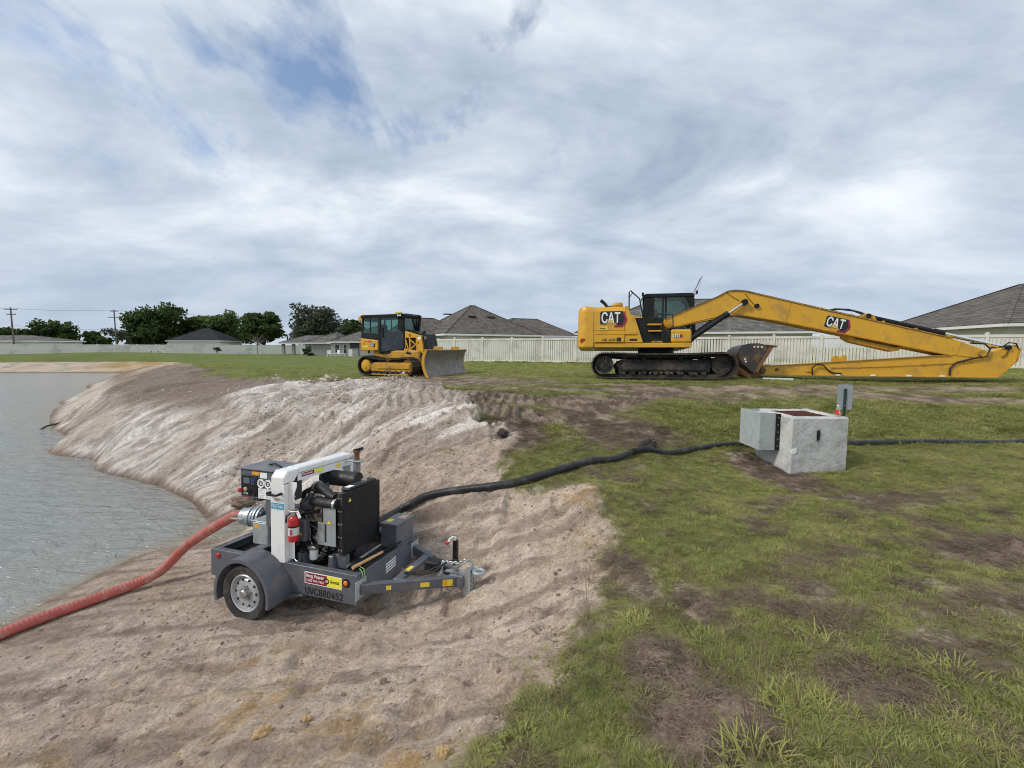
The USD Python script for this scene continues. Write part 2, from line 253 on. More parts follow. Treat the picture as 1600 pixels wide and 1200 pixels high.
def zones(x, y):
    x, y = np.asarray(x, float), np.asarray(y, float); r = np.hypot(x, y)
    w = (n2(x, y, 1.6, 3, 3) - .5) * 1.15 + (n2(x, y, 7.0, 5, 2) - .5) * .35
    zb = base_z(x, y)
    d = inside(SAND, x, y) + w * np.clip(r / 7, .75, 2.0) + (n2(x, y, 13.0, 6, 2) - .5) * .28 + (n2(x, y, .8, 7, 2) - .5) * .5
    sand = smooth01(-.12, .12, d)
    farbank = ((zb < -.95 + .3 * (n2(x, y, .15, 8, 2) - .5)) & (r > 25)).astype(float)
    sand = np.maximum(sand, farbank)
    pile = smooth01(-.35, .45, inside(PILE, x, y) + w * .9)
    mud = np.zeros_like(x)
    for cx, cy, a, b, t, wt in MUD:
        u = ((x - cx) * math.cos(t) + (y - cy) * math.sin(t)) / a; v = (-(x - cx) * math.sin(t) + (y - cy) * math.cos(t)) / b
        mud = np.maximum(mud, wt * smooth01(1.25, .55, np.hypot(u, v) + w * .75))
    trk = np.zeros_like(x); trz = np.zeros_like(x)
    for path, half, pitch in TRACKS:
        s, b = along(path, x, y); k = smooth01(half, half - .08, b + w * .12)
        trk = np.maximum(trk, k); ph = (s / pitch + .10 * w) % 1.0
        trz += k * (-.05 + .105 * np.exp(-((ph - .5) / .17) ** 2) * (.55 + .9 * n2(x, y, 3.0, 12, 2)))
    grass = (1 - np.maximum(smooth01(.05, .50, d + (n2(x, y, 3.3, 17, 2) - .5) * .8), farbank)) * (1 - mud) * (1 - .8 * trk)
    patch = n2(x, y, .9, 21, 3) * .5 + n2(x, y, 2.8, 22, 2) * .5
    near = smooth01(11, 5, r)
    grass = grass * smooth01(.345 + .075 * near - .12, .445 + .075 * near, patch + .12 * (1 - near) + .0)
    return dict(sand=sand, pile=pile, mud=mud, trk=trk, trz=trz, grass=grass, zb=zb, w=w, r=r, d=d)
def relief(x, y, q, step=None):
    """Height of the finished ground, and (with the same random fields) what it is made of."""
    zb, sand, r = q['zb'], q['sand'], q['r']
    lim = lambda s: smooth01(0, 1, 1.2 - s * np.asarray(step) * 1.6) if step is not None else 1.0
    up = smooth01(ZW - .02, ZW + .45, zb)
    # lines dragged and washed down the bank
    th = np.where(y > 8, 1.0, smooth01(4.5, 8.5, y)); ca, sa = 1 - th + th * .91, th * .42
    ac, al = -x * sa + y * ca, x * ca + y * sa
    wob = (n2(x, y, .5, 40, 2) - .5) * 2.0
    st = np.abs(meshkit.fbm(np.stack([(ac + wob) * 1.5, al * .22, np.zeros_like(x)], -1), 3, 31) - .5) * 2
    st2 = np.abs(meshkit.fbm(np.stack([(ac + wob * .5) * 3.6, al * .6, np.zeros_like(x)], -1), 3, 32) - .5) * 2
    st0 = np.abs(meshkit.fbm(np.stack([(ac + wob * 1.2) * .62, al * .13, np.zeros_like(x)], -1), 2, 30) - .5) * 2
    lump = 1 - np.abs(n2(x, y, 2.6, 33, 2) - .5) * 2; lump2 = 1 - np.abs(n2(x, y, 7.5, 34, 2) - .5) * 2; fine = n2(x, y, 19.0, 35, 2)
    clod = smooth01(.62, .80, n2(x, y, 9.0, 36, 2)) * smooth01(.45, .62, n2(x, y, .8, 37, 2))
    foot = smooth01(.66, .78, n2(x, y, 3.1, 38, 1))
    far_ = smooth01(7, 9.5, y); z = zb - .03 * sand * up + sand * up * (-.34 * far_ * (st0 - .3) * smooth01(50, 30, r) - (.10 + .12 * far_) * (st - .25) * lim(1.5) + (.05 + .05 * far_) * (st2 - .25) * lim(5) + (.11 - .03 * far_) * (lump - .6) * lim(2.6) + (.05 + .015 * far_) * (lump2 - .6) * lim(7) + (.018 + .024 * far_) * (fine - .5) * lim(19) + (.06 + .07 * far_) * clod * lim(9) - .075 * foot * lim(3))
    z = z + sand * .13 * smooth01(ZW + .0, ZW + .06, zb + .10 * (n2(x, y, 2.2, 41, 3) - .5)) * smooth01(8.3, 9.0, y) * smooth01(45, 38, r) * (lim(3) if step is not None else 1)
    pz = q['pile'] * (.05 + .24 * (n2(x, y, .8, 50, 2) - .45) + .16 * (1 - np.abs(n2(x, y, 1.7, 51, 2) - .5) * 2 - .5) + .17 * (1 - np.abs(n2(x, y, 4.2, 52, 3) - .5) * 2 - .5) * lim(4) + .09 * (1 - np.abs(n2(x, y, 10.0, 53, 2) - .5) * 2 - .5) * lim(9))
    z = z + pz
    g = 1 - sand
    z = z + g * (.07 * (n2(x, y, .7, 60, 2) - .5) + .05 * (n2(x, y, 3.2, 61, 2) - .5) * lim(3) + .025 * (n2(x, y, 11.0, 62, 2) - .5) * lim(11)) * smooth01(200, 60, r)
    z = z + q['trz'] * (lim(5) if step is not None else 1)
    z = z - .05 * q['mud'] * smooth01(.55, .75, n2(x, y, 1.8, 63, 2)) * lim(2) + .05 * q['mud'] * (n2(x, y, 6.0, 64, 2) - .4) * lim(6)
    z = z + .22 * np.exp(-(((x - 1.0) / .55) ** 2 + ((y - 5.75) / .5) ** 2)) + (.13 + .12 * (n2(x, y, 9.0, 81, 2) - .5)) * np.exp(-(((x - 4.62) / .42) ** 2 + ((y - 3.86 - .12 * (x - 4.5)) / .13) ** 2)) + .10 * np.exp(-(((x - 2.4) / .35) ** 2 + ((y - 7.55) / .25) ** 2))    # heaps beside the hose
    # ground trodden level under the trailer wheels and the drain box
    for cx, cy, rr, zz in ((-3.0, 4.72, .40, -1.88), (-2.5, 6.2, .40, -1.96), (4.93, 7.35, .30, -.86)):
        k = np.exp(-(np.hypot(x - cx, y - cy) / rr) ** 4) * (.85 if cx < 0 else .5); z = z * (1 - k) + zz * k
    return z, dict(ac=ac, al=al, wob=wob, st=st, st2=st2, lump=lump, clod=clod, fine=fine)
def ground_z(x, y):
    x, y = np.atleast_1d(np.asarray(x, float)), np.atleast_1d(np.asarray(y, float)); return relief(x, y, zones(x, y))[0]
def gz(x, y): return float(ground_z(x, y)[0])
def spaced(a, b, h, grow, lo, hi):
    c = list(np.arange(a, b + 1e-9, h)); s = h
    while c[-1] < hi: s *= grow; c.append(c[-1] + s)
    s = h; l = []; e = a
    while e > lo: s *= grow; e -= s; l.append(e)
    return np.array(l[::-1] + c)
def grid_mesh(xs, ys):
    X, Y = np.meshgrid(xs, ys); ny, nx = X.shape; k = np.arange(nx * ny).reshape(ny, nx)
    A, B, C, D = k[:-1, :-1].ravel(), k[:-1, 1:].ravel(), k[1:, 1:].ravel(), k[1:, :-1].ravel()
    return X.ravel(), Y.ravel(), np.vstack([np.stack([A, B, C], 1), np.stack([A, C, D], 1)])
def primvar(m, name, data, kind=Sdf.ValueTypeNames.Color3fArray):
    pv = UsdGeom.PrimvarsAPI(m).CreatePrimvar(name, kind, 'vertex')
    pv.Set((Vt.Vec3fArray if np.ndim(data) == 2 else Vt.FloatArray).FromNumpy(np.ascontiguousarray(data, np.float32)))
def merge(a, b):
    c = np.sort(np.r_[a, b]); keep = [c[0]]
    for q in c[1:]:
        if q - keep[-1] > .026: keep.append(q)
    return np.array(keep)
gx = merge(spaced(-7.0, 6.0, .031, 1.035, -3000, 3000), np.r_[np.arange(-62, -22, .5), np.arange(-22, -10, .22), np.arange(-110, -62, 1.0)]); gy = merge(spaced(1.2, 9.5, .031, 1.030, -3000, 4000), np.r_[np.arange(16, 34, .25), np.arange(34, 56, .5), np.arange(56, 67, .22)])
TX, TY, TF = grid_mesh(gx, gy)
TSTEP = np.maximum(np.gradient(gx)[None, :].repeat(len(gy), 0).ravel(), np.gradient(gy)[:, None].repeat(len(gx), 1).ravel())
Q = zones(TX, TY); TZ, AUX = relief(TX, TY, Q, TSTEP)
def lerp(a, b, t): return np.asarray(a) * (1 - t[:, None]) + np.asarray(b) * t[:, None]
n_a, n_b, n_c = n2(TX, TY, .55, 70, 3), n2(TX, TY, 3.0, 71, 3), n2(TX, TY, 9.0, 72, 2)
sandc = lerp((.41, .318, .245), (.545, .45, .365), smooth01(.35, .65, n_a * .6 + n_b * .4))
sandc = lerp(sandc, (.235, .175, .135), .70 * smooth01(.50, .66, n_b * .55 + (1 - AUX['lump']) * .2 + n_c * .3))                   # damp, freshly turned sand
bank = smooth01(8.0, 10.0, TY) * smooth01(-.9, -2.2, Q['zb'] * 0 - 1.5 + 0 * TY)
sandc = lerp(sandc, (.57, .49, .415), smooth01(7.5, 9.5, TY) * .6)
white = np.clip(np.maximum(Q['pile'] * (.35 + .9 * smooth01(.35, .6, n_b)), smooth01(7.0, 9.0, TY) * smooth01(.34, .56, n_a * .5 + AUX['st'] * .45 + n_b * .15) * .95), 0, 1)
sandc = lerp(sandc, (.76, .71, .665), white * Q['sand'])
sandc = lerp(sandc, (.30, .25, .21), smooth01(.20, .05, AUX['st2']) * smooth01(6.5, 9.0, TY) * .75 * Q['sand'])  # shade in the drag grooves, laid into the sand colour
sandc = lerp(sandc, (.26, .195, .15), smooth01(.58, .72, n_c * .5 + n_b * .3 + n_a * .2) * .8 * (1 - white))
brownbelt = Q['sand'] * smooth01(-.30, .15, Q['zb'] + .80 + .5 * (n_a - .5)) * (1 - Q['pile']) * smooth01(10.5, 13, TY) * .85
sandc = lerp(sandc, (.21, .155, .118), brownbelt)
sn = meshkit.fbm(np.stack([(AUX['ac'] + AUX['wob'] * .25) * 5.5, AUX['al'] * .75, np.zeros_like(TX)], -1), 4, 75)
sandc = lerp(sandc, (.205, .150, .115), smooth01(.53, .64, sn) * (.60 - .40 * white) * (1 - .5 * smooth01(7.5, 9.5, TY)))
orange = np.zeros_like(TX)
for cx, cy, a, wt in ((.98, 5.66, .38, .8), (-2.0, 3.15, .6, .7), (-.59, 2.15, .28, .9), (-2.4, 3.8, .5, .5), (-1.1, 2.5, .5, .5), (-3.4, 2.6, .7, .5), (.75, 4.9, .3, .5)):
    orange = np.maximum(orange, wt * np.exp(-((TX - cx) ** 2 + (TY - cy) ** 2) / a ** 2))
fo = smooth01(25, 40, Q['r']) * smooth01(-64, -56, TX) * smooth01(-40, -52, TX) * (TY > 55)
sandc = lerp(sandc, (.42, .27, .115), np.clip(orange * smooth01(.45, .62, n_c * .6 + n_b * .4) * 1.0 + fo * .95, 0, 1))
sandc = lerp(sandc, (.62, .50, .36), np.clip(smooth01(25, 40, Q['r']) * smooth01(.4, .6, n2(TX, TY, .35, 73, 2)) * .8, 0, 1))
fs_ = smooth01(7.8, 8.8, TY); wet = smooth01(ZW + .045 + .13 * fs_, ZW + .005, TZ + .08 * (n_b - .5)); sandc = lerp(lerp(sandc, (.23, .17, .125), .7 * (1 - fs_) * wet), (.15, .092, .06), wet * .9 * fs_)
grassc = lerp((.14, .155, .044), (.235, .23, .09), smooth01(.35, .65, n_a * .5 + n_b * .5))
lawn = smooth01(17, 24, TY) * (TX < 9) * 1.0; grassc = lerp(grassc, (.130, .180, .035), lawn * .6)
thatch = lerp((.125, .088, .064), (.235, .18, .135), smooth01(.4, .6, n_b)); thatch = lerp(thatch, (.46, .41, .36), smooth01(.525, .61, n_b * .45 + n_c * .2 + n_a * .35) * .9)
mudc = lerp((.125, .094, .07), (.29, .22, .17), smooth01(.4, .62, n_b))
col = lerp(thatch, grassc, np.clip(Q['grass'] * 1.1 + smooth01(16, 26, Q['r']) * .6 * (1 - Q['mud']), 0, 1))
col = lerp(col, mudc, np.clip(Q['mud'] ** 1.4 * .85 + Q['trk'] * .6, 0, 1)); col = lerp(col, sandc, Q['sand'])
col = lerp(col, (.40, .335, .275), Q['sand'] * Q['trk'] * .6)
ground_mat = usdkit.material(stage, '/World/Looks/ground', {
    'a': ('attribute', {'attribute': 'soil'}), 'g': ('geometry', {}),
    'n': ('noise_texture', {'scale': 42.0, 'detail': 7.0, 'roughness': 0.7}), 'r': ('rgb_ramp', {'ramp': [(.30, (.50, .49, .485)), (.43, (.86,) * 3), (.55, (1.06,) * 3), (.72, (1.5, 1.48, 1.45))]}),  # dark specks paint the shade between crumbs into the soil colour
    'nm': ('noise_texture', {'scale': 9.0, 'detail': 6.0, 'roughness': 0.65}), 'rm': ('rgb_ramp', {'ramp': [(.3, (.74, .72, .70)), (.7, (1.24, 1.24, 1.24))]}),
    'm1': ('mix_color', {'blend_type': 'multiply', 'fac': 1.0, 'use_clamp': False}), 'm2': ('mix_color', {'blend_type': 'multiply', 'fac': 1.0, 'use_clamp': False}),
    'bn': ('noise_texture', {'scale': 15.0, 'detail': 9.0, 'roughness': 0.68}), 'b': ('bump', {'strength': 1.0, 'distance': 0.045}),
    'p': ('principled_bsdf', {'roughness': 0.92, 'specular_ior_level': 0.18, 'diffuse_roughness': 0.6})},
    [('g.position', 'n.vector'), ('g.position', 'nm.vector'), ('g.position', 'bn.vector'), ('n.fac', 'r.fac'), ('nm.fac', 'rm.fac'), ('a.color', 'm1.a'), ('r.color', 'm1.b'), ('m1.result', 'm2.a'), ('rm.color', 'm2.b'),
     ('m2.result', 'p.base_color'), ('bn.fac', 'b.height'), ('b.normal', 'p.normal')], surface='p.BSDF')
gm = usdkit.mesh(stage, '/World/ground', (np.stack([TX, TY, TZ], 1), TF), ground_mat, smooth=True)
primvar(gm, 'soil', col); tag(gm, 'rolling ground of bare sand banks, mud and patchy grass beside the pond', 'ground', kind='structure')

# ------------------------------------------------------------------ pond
wx = spaced(-13.0, -3.5, .12, 1.06, -130, -2.5); wy = spaced(3.0, 13.0, .12, 1.06, -70, 72)
WX, WY, WF = grid_mesh(wx, wy)
dep = np.clip(ZW - base_z(WX, WY), 0, 3)
wcol = lerp((.25, .22, .17), (.24, .245, .225), smooth01(.005, .07, dep)); wcol = lerp(wcol, (.215, .236, .238), smooth01(.2, 1.2, dep))
water_mat = usdkit.material(stage, '/World/Looks/pond_water', {
    'a': ('attribute', {'attribute': 'murk'}), 'g': ('geometry', {}), 'mp': ('mapping', {'rotation': (0, 0, 0.5), 'scale': (1.0, 2.1, 1.0)}),
    'n1': ('noise_texture', {'scale': 1.7, 'detail': 4.0, 'roughness': 0.58, 'distortion': 0.5}), 'n2': ('noise_texture', {'scale': 9.0, 'detail': 3.0, 'roughness': 0.5}),
    'ad': ('math', {'math_type': 'multiply_add', 'value2': 0.10}), 'b': ('bump', {'strength': 1.0, 'distance': 0.17}),
    'p': ('principled_bsdf', {'roughness': 0.10, 'ior': 1.333, 'specular_ior_level': 0.5})},
    [('a.color', 'p.base_color'), ('g.position', 'mp.vector'), ('mp.vector', 'n1.vector'), ('mp.vector', 'n2.vector'), ('n2.fac', 'ad.value1'), ('n1.fac', 'ad.value3'), ('ad.value', 'b.height'), ('b.normal', 'p.normal')], surface='p.BSDF')
wm = usdkit.mesh(stage, '/World/pond_water', (np.stack([WX, WY, np.full_like(WX, ZW)], 1), WF), water_mat, smooth=True)
primvar(wm, 'murk', wcol); tag(wm, 'grey green rippled pond water along the sandy bank', 'water', kind='structure')
# ------------------------------------------------------------------ grass and thatch: tufts too many to count
def leaf_mat(name, c0, c1, trans=0.35):
    nodes = {'g': ('geometry', {}), 'n': ('noise_texture', {'scale': 1.3, 'detail': 3.0}), 'oi': ('object_info', {}), 'ad': ('math', {'math_type': 'multiply_add', 'value2': 0.45}),
             'r': ('rgb_ramp', {'ramp': [(0.35, c0), (0.95, c1)]}), 'p': ('principled_bsdf', {'roughness': 0.55, 'specular_ior_level': 0.3}), 't': ('translucent_bsdf', {}), 'mx': ('mix_closure', {'fac': trans})}
    return usdkit.material(stage, '/World/Looks/' + name, nodes, [('g.position', 'n.vector'), ('oi.random', 'ad.value1'), ('n.fac', 'ad.value3'), ('ad.value', 'r.fac'), ('r.color', 'p.base_color'), ('r.color', 't.color'), ('p.BSDF', 'mx.closure1'), ('t.BSDF', 'mx.closure2')], surface='mx.closure')
BLADE = leaf_mat('grass_blade', (.14, .175, .032), (.41, .41, .125)); DRYB = leaf_mat('dry_blade', (.075, .050, .034), (.225, .165, .115), .15); OLIVE = leaf_mat('olive_blade', (.155, .165, .05), (.37, .35, .145))
def blades(rng, n, spread, length, width, flat=0.5, curl=1.0):
    V, F = [], []; k = 0
    for _ in range(n):
        a = rng.uniform(0, 2 * np.pi); rr = spread * math.sqrt(rng.uniform(0, 1)); p = np.array([rr * math.cos(a), rr * math.sin(a), -.01])
        h = a + rng.normal(0, .9); L = length * rng.uniform(.5, 1.15); el = np.clip(rng.normal(1.15 - flat * rng.uniform(0, 1.1), .25), .12, 1.5); w = width * rng.uniform(.7, 1.2)
        side = np.array([-math.sin(h), math.cos(h), 0]) * w; pts = [p]
        for s in range(3):
            d = np.array([math.cos(h) * math.cos(el), math.sin(h) * math.cos(el), math.sin(el)]); pts.append(pts[-1] + d * L / 3); el -= curl * rng.uniform(.2, .6)
        V += [pts[0] - side * .6, pts[0] + side * .6, pts[1] - side, pts[1] + side, pts[2] - side * .75, pts[2] + side * .75, pts[3]]
        F += [[k, k + 1, k + 3], [k, k + 3, k + 2], [k + 2, k + 3, k + 5], [k + 2, k + 5, k + 4], [k + 4, k + 5, k + 6]]; k += 7
    return np.array(V), np.array(F)
def scatter(name, protos, pos, scale, idx, label, cat, seed):
    rng = np.random.default_rng(seed); pi = UsdGeom.PointInstancer.Define(stage, '/World/' + name); n = len(pos)
    for k, (m, mt) in enumerate(protos):
        pm = usdkit.mesh(stage, f'/World/{name}/{("tuft", "fibre", "lump")[0 if cat == "grass" else 1 if cat == "thatch" else 2]}_{k:03d}', m, mt, smooth=False); pi.CreatePrototypesRel().AddTarget(pm.GetPath())
    pi.CreatePositionsAttr(Vt.Vec3fArray.FromNumpy(pos.astype(np.float32))); pi.CreateProtoIndicesAttr(Vt.IntArray.FromNumpy(idx.astype(np.int32)))
    pi.CreateScalesAttr(Vt.Vec3fArray.FromNumpy(np.repeat(scale[:, None], 3, 1).astype(np.float32)))
    a = rng.uniform(0, 2 * np.pi, n); tx, ty = rng.normal(0, .08, n), rng.normal(0, .08, n)
    pi.CreateOrientationsAttr(Vt.QuathArray([Gf.Quath(float(math.cos(w / 2)), float(u), float(v), float(math.sin(w / 2))) for w, u, v in zip(a, tx, ty)]))
    tag(pi, label, cat, kind='stuff'); return pi
rng = np.random.default_rng(11)
def cast(n, x0, x1, y0, y1, wedge=True):
    x, y = rng.uniform(x0, x1, n), rng.uniform(y0, y1, n)
    if wedge: k = np.abs(x) < 1.32 * y + .6; x, y = x[k], y[k]
    return x, y
PX, PY, PS, PK = [], [], [], []
for n, x0, x1, y0, y1, s0, s1, kinds in ((120000, -1.5, 10.5, 1.2, 8.0, .17, .52, (0, 1, 2, 2, 3, 3, 4, 4, 5, 5)), (80000, -3.0, 19, 8.0, 15.5, .40, .80, (0, 2, 3, 4, 6, 7)), (60000, -24, 34, 15.5, 38, .28, .55, (6, 7, 8, 8))):
    x, y = cast(n, x0, x1, y0, y1); q = zones(x, y); g = q['grass']; 
    keep = rng.uniform(0, 1, len(x)) < np.clip(g, 0, 1) * (.88 if y0 < 8 else .95) + .05 * (q['mud'] > .3) * (1 - q['sand'])
    keep &= (rng.uniform(0, 1, len(x)) < 1.0 - .85 * (q['sand'] > .5))
    keep &= (y < 16) | (rng.uniform(0, 1, len(x)) < np.where(x < -5, .45, .9) * smooth01(38, 27, y)); keep &= ~((x > 4.44) & (x < 5.40) & (y > 6.80) & (y < 7.95))
    x, y = x[keep], y[keep]; PX.append(x); PY.append(y); PS.append(rng.uniform(s0, s1, len(x)) * (.6 + .7 * q['grass'][keep])); PK.append(rng.choice(kinds, len(x)))
for a_, b_, n_ in (((-6.9, 35.9), (27.6, 22.4), 2200),):
    u_ = rng.uniform(0, 1, n_); o_ = -np.abs(rng.normal(0, .09, n_)) - .03; PX.append(a_[0] + (b_[0] - a_[0]) * u_ + .365 * o_); PY.append(a_[1] + (b_[1] - a_[1]) * u_ + .93 * o_); PS.append(rng.uniform(.5, 1.3, n_) * (.5 + meshkit.noise(np.stack([u_ * 40, 0 * u_, 0 * u_], 1)))); PK.append(rng.choice([6, 7, 8], n_))
PX, PY, PS, PK = map(np.concatenate, (PX, PY, PS, PK))
protos = [(blades(rng, 16, .05, .10, .0032), BLADE), (blades(rng, 22, .06, .14, .0036), BLADE), (blades(rng, 14, .05, .075, .003, .8), OLIVE), (blades(rng, 20, .07, .12, .0032, .9), OLIVE), (blades(rng, 13, .07, .09, .0028, 1.1), BLADE), (blades(rng, 12, .06, .10, .0024, 1.2), DRYB),
          (blades(rng, 26, .13, .11, .0065), BLADE), (blades(rng, 24, .13, .10, .0065, .8), OLIVE), (blades(rng, 30, .22, .13, .012), BLADE)]
scatter('grass', protos, np.stack([PX, PY, ground_z(PX, PY)], 1), PS, PK, 'patchy low green grass covering the slope around the drain box', 'grass', 5)
x, y = cast(14000, -1.0, 9, 1.2, 9.0); q = zones(x, y); keep = rng.uniform(0, 1, len(x)) < np.clip((1 - q['sand']) * (1.1 - q['grass']), 0, 1); x, y = x[keep], y[keep]
def fibres(rng, n, spread, L):
    V, F, k = [], [], 0
    for _ in range(n):
        p = np.array([*rng.uniform(-spread, spread, 2), rng.uniform(.002, .014)]); h = rng.uniform(0, 2 * np.pi); w = rng.uniform(.0008, .0017)
        for s in range(4):
            V += [p + [-math.sin(h) * w, math.cos(h) * w, 0], p + [math.sin(h) * w, -math.cos(h) * w, .001]]
            if s: F += [[k - 2, k - 1, k + 1], [k - 2, k + 1, k]]
            k += 2; p = p + np.array([math.cos(h), math.sin(h), rng.normal(.0, .12)]) * L * rng.uniform(.15, .4); h += rng.normal(0, .5)
    return np.array(V), np.array(F)
scatter('dry_thatch', [(fibres(rng, 34, .07, .065), DRYB) for _ in range(4)], np.stack([x, y, ground_z(x, y)], 1), rng.uniform(.7, 1.5, len(x)), rng.integers(0, 4, len(x)), 'brown dead grass runners littering the bare patches', 'thatch', 6)
# clods on the spoil heap
def big_clods():
    x, y = cast(26000, -16, 0, 8.2, 18); q = zones(x, y); dn = n2(x, y, .9, 93, 3) * .6 + n2(x, y, 3.0, 94, 2) * .4
    keep = (q['sand'] > .6) & (q['zb'] > ZW + .15) & (rng.uniform(0, 1, len(x)) < smooth01(.50, .70, dn) * (.30 + .55 * q['pile'])); x, y = x[keep], y[keep]
    s = np.clip(.012 * np.exp(rng.gamma(1.3, .42, len(x))), 0, .07) * (.55 + .45 * q['pile'][keep]); k = np.where(rng.uniform(0, 1, len(x)) < .80, 3, np.where(rng.uniform(0, 1, len(x)) < .6, 0, 1))
    scatter('spoil_clods', [(crumb(rng), m) for m in CL for _ in range(1)], np.stack([x, y, ground_z(x, y) + s * .12], 1), s, k, 'pale broken clods scattered over the white spoil heap and bank', 'clods', 8)
# crumbs of sand and clay
def crumb(rng):
    m = trimesh.creation.icosphere(1, 1.0); v = np.array(m.vertices); v *= (1 + .75 * (meshkit.noise(v * 1.3 + rng.uniform(0, 90, 3)) - .5))[:, None]; v *= [1, rng.uniform(.6, .9), rng.uniform(.45, .75)]; return v, np.array(m.faces)
CL = [mat('sand_crumb', (.33, .255, .195), .9, var=.25, vs=3, bump=.5, bs=9), mat('damp_crumb', (.19, .14, .108), .9, var=.25, vs=3, bump=.5, bs=9), mat('clay_crumb', (.45, .30, .145), .9, var=.25, vs=3, bump=.5, bs=9), mat('pale_crumb', (.58, .50, .43), .9, var=.2, vs=3, bump=.5, bs=9)]
big_clods()
x, y = cast(46000, -7.5, 1.5, 1.6, 12.5); q = zones(x, y); dn = n2(x, y, 1.1, 90, 3) * .6 + n2(x, y, .35, 91, 2) * .4
keep = (q['sand'] > .5) & (q['zb'] > ZW + .03) & (rng.uniform(0, 1, len(x)) < smooth01(.42, .66, dn) * .85 + .04); x, y = x[keep], y[keep]
sz = .0022 * np.exp(rng.gamma(1.1, .52, len(x))); sz = np.clip(sz * (1 + np.hypot(x, y) / 9), 0, .024); wk = np.where(y > 8, 3, 0)
ki = np.where(rng.uniform(0, 1, len(x)) < .70, wk, np.where(rng.uniform(0, 1, len(x)) < .85, 1, 2))
scatter('sand_crumbs', [(crumb(rng), m) for m in CL], np.stack([x, y, ground_z(x, y)], 1), sz, ki, 'crumbs and small clods strewn over the disturbed sand', 'clods', 7)
# ------------------------------------------------------------------ fences
VINYL = mat('tan_vinyl', (.72, .69, .61), .5, var=.08, vs=.8, dirt=(.34, .33, .25), dirt_amt=.38, dirt_scale=.9)
VINYL2 = mat('tan_vinyl_far', (.66, .635, .565), .55, var=.05, vs=.6, dirt=(.33, .31, .25), dirt_amt=.3, dirt_scale=.5)
def picket_fence(label, a, b, n_panels, pickets, h=1.83, group=None, alley=0.0):
    a, b = np.array(a, float), np.array(b, float); L = np.linalg.norm(b - a); yaw = math.atan2(b[1] - a[1], b[0] - a[0]); t = thing('vinyl_fence', label, 'fence', (a[0], a[1], 0), yaw, group)
    pw = L / n_panels; fr = random.Random(3)
    zs = [gz(*(a + (b - a) * k / n_panels)) if False else 0.0 for k in range(n_panels + 1)]
    for k in range(n_panels + 1):
        x = k * pw; m = MB().box((x - .064, -.064, -.35), (x + .064, .064, h + .06), .006)
        obj('post', m, VINYL, t)
        c = MB().box((x - .078, -.078, h + .06), (x + .078, .078, h + .085), .004); c.add([(x - .07, -.07, h + .085), (x + .07, -.07, h + .085), (x + .07, .07, h + .085), (x - .07, .07, h + .085), (x, 0, h + .13)], [[0, 1, 4], [1, 2, 4], [2, 3, 4], [3, 0, 4]]); obj('post_cap', c, VINYL, t)
    for k in range(n_panels):
        x0, x1 = k * pw + .064, (k + 1) * pw - .064
        obj('top_rail', MB().box((x0, -.045, h - .14), (x1, .045, h), .006), VINYL, t); obj('bottom_rail', MB().box((x0, -.045, .03), (x1, .045, .17), .006), VINYL, t)
        w = (x1 - x0) / pickets
        for i in range(pickets):
            dx = x0 + (i + .5) * w; wd = w * .36 if i % 2 == 0 else w * .36
            ti = fr.gauss(0, .004); yo = fr.gauss(0, .004); obj('picket', MB().bar((dx - ti, yo, .165), (dx + ti, -yo, h - .135), .024, 2 * wd, .004, up=(1, 0, 0)), VINYL, t)
    return t
picket_fence('tan vinyl picket fence running behind the excavator and the dozer blade', (-6.9, 35.9), (27.6, 22.4), 15, 14)
def solid_fence(label, a, b, n, mt, h=1.83, z0=0.0, z1=0.0):
    a, b = np.array(a, float), np.array(b, float); L = np.linalg.norm(b - a); t = thing('privacy_fence', label, 'fence', (a[0], a[1], 0), math.atan2(b[1] - a[1], b[0] - a[0])); pw = L / n
    for k in range(n + 1):
        z = z0 + (z1 - z0) * k / n; obj('post', MB().box((k * pw - .07, -.07, z - .6), (k * pw + .07, .07, z + h + .10), .006), mt, t)
    for k in range(n):
        z = z0 + (z1 - z0) * (k + .5) / n; x0, x1 = k * pw + .07, (k + 1) * pw - .07; p = MB()
        nb = 8
        for i in range(nb): p.box((x0 + (x1 - x0) * i / nb + .004, -.02, z - .3), (x0 + (x1 - x0) * (i + 1) / nb - .004, .02, z + h - .05))
        obj('panel', p, mt, t); obj('rail', MB().box((x0, -.035, z + h * .52 - .06), (x1, .035, z + h * .52 + .06)), mt, t); obj('top_rail', MB().box((x0, -.04, z + h - .1), (x1, .04, z + h)), mt, t)
solid_fence('long solid tan privacy fence across the far side of the pond', (-92.5, 67.5), (-25, 93.5), 26, VINYL2, z0=-.13, z1=-.22)
solid_fence('tan solid side fence running back from the corner of the picket fence', (-6.9, 36.2), (-3.2, 58.0), 9, VINYL2)

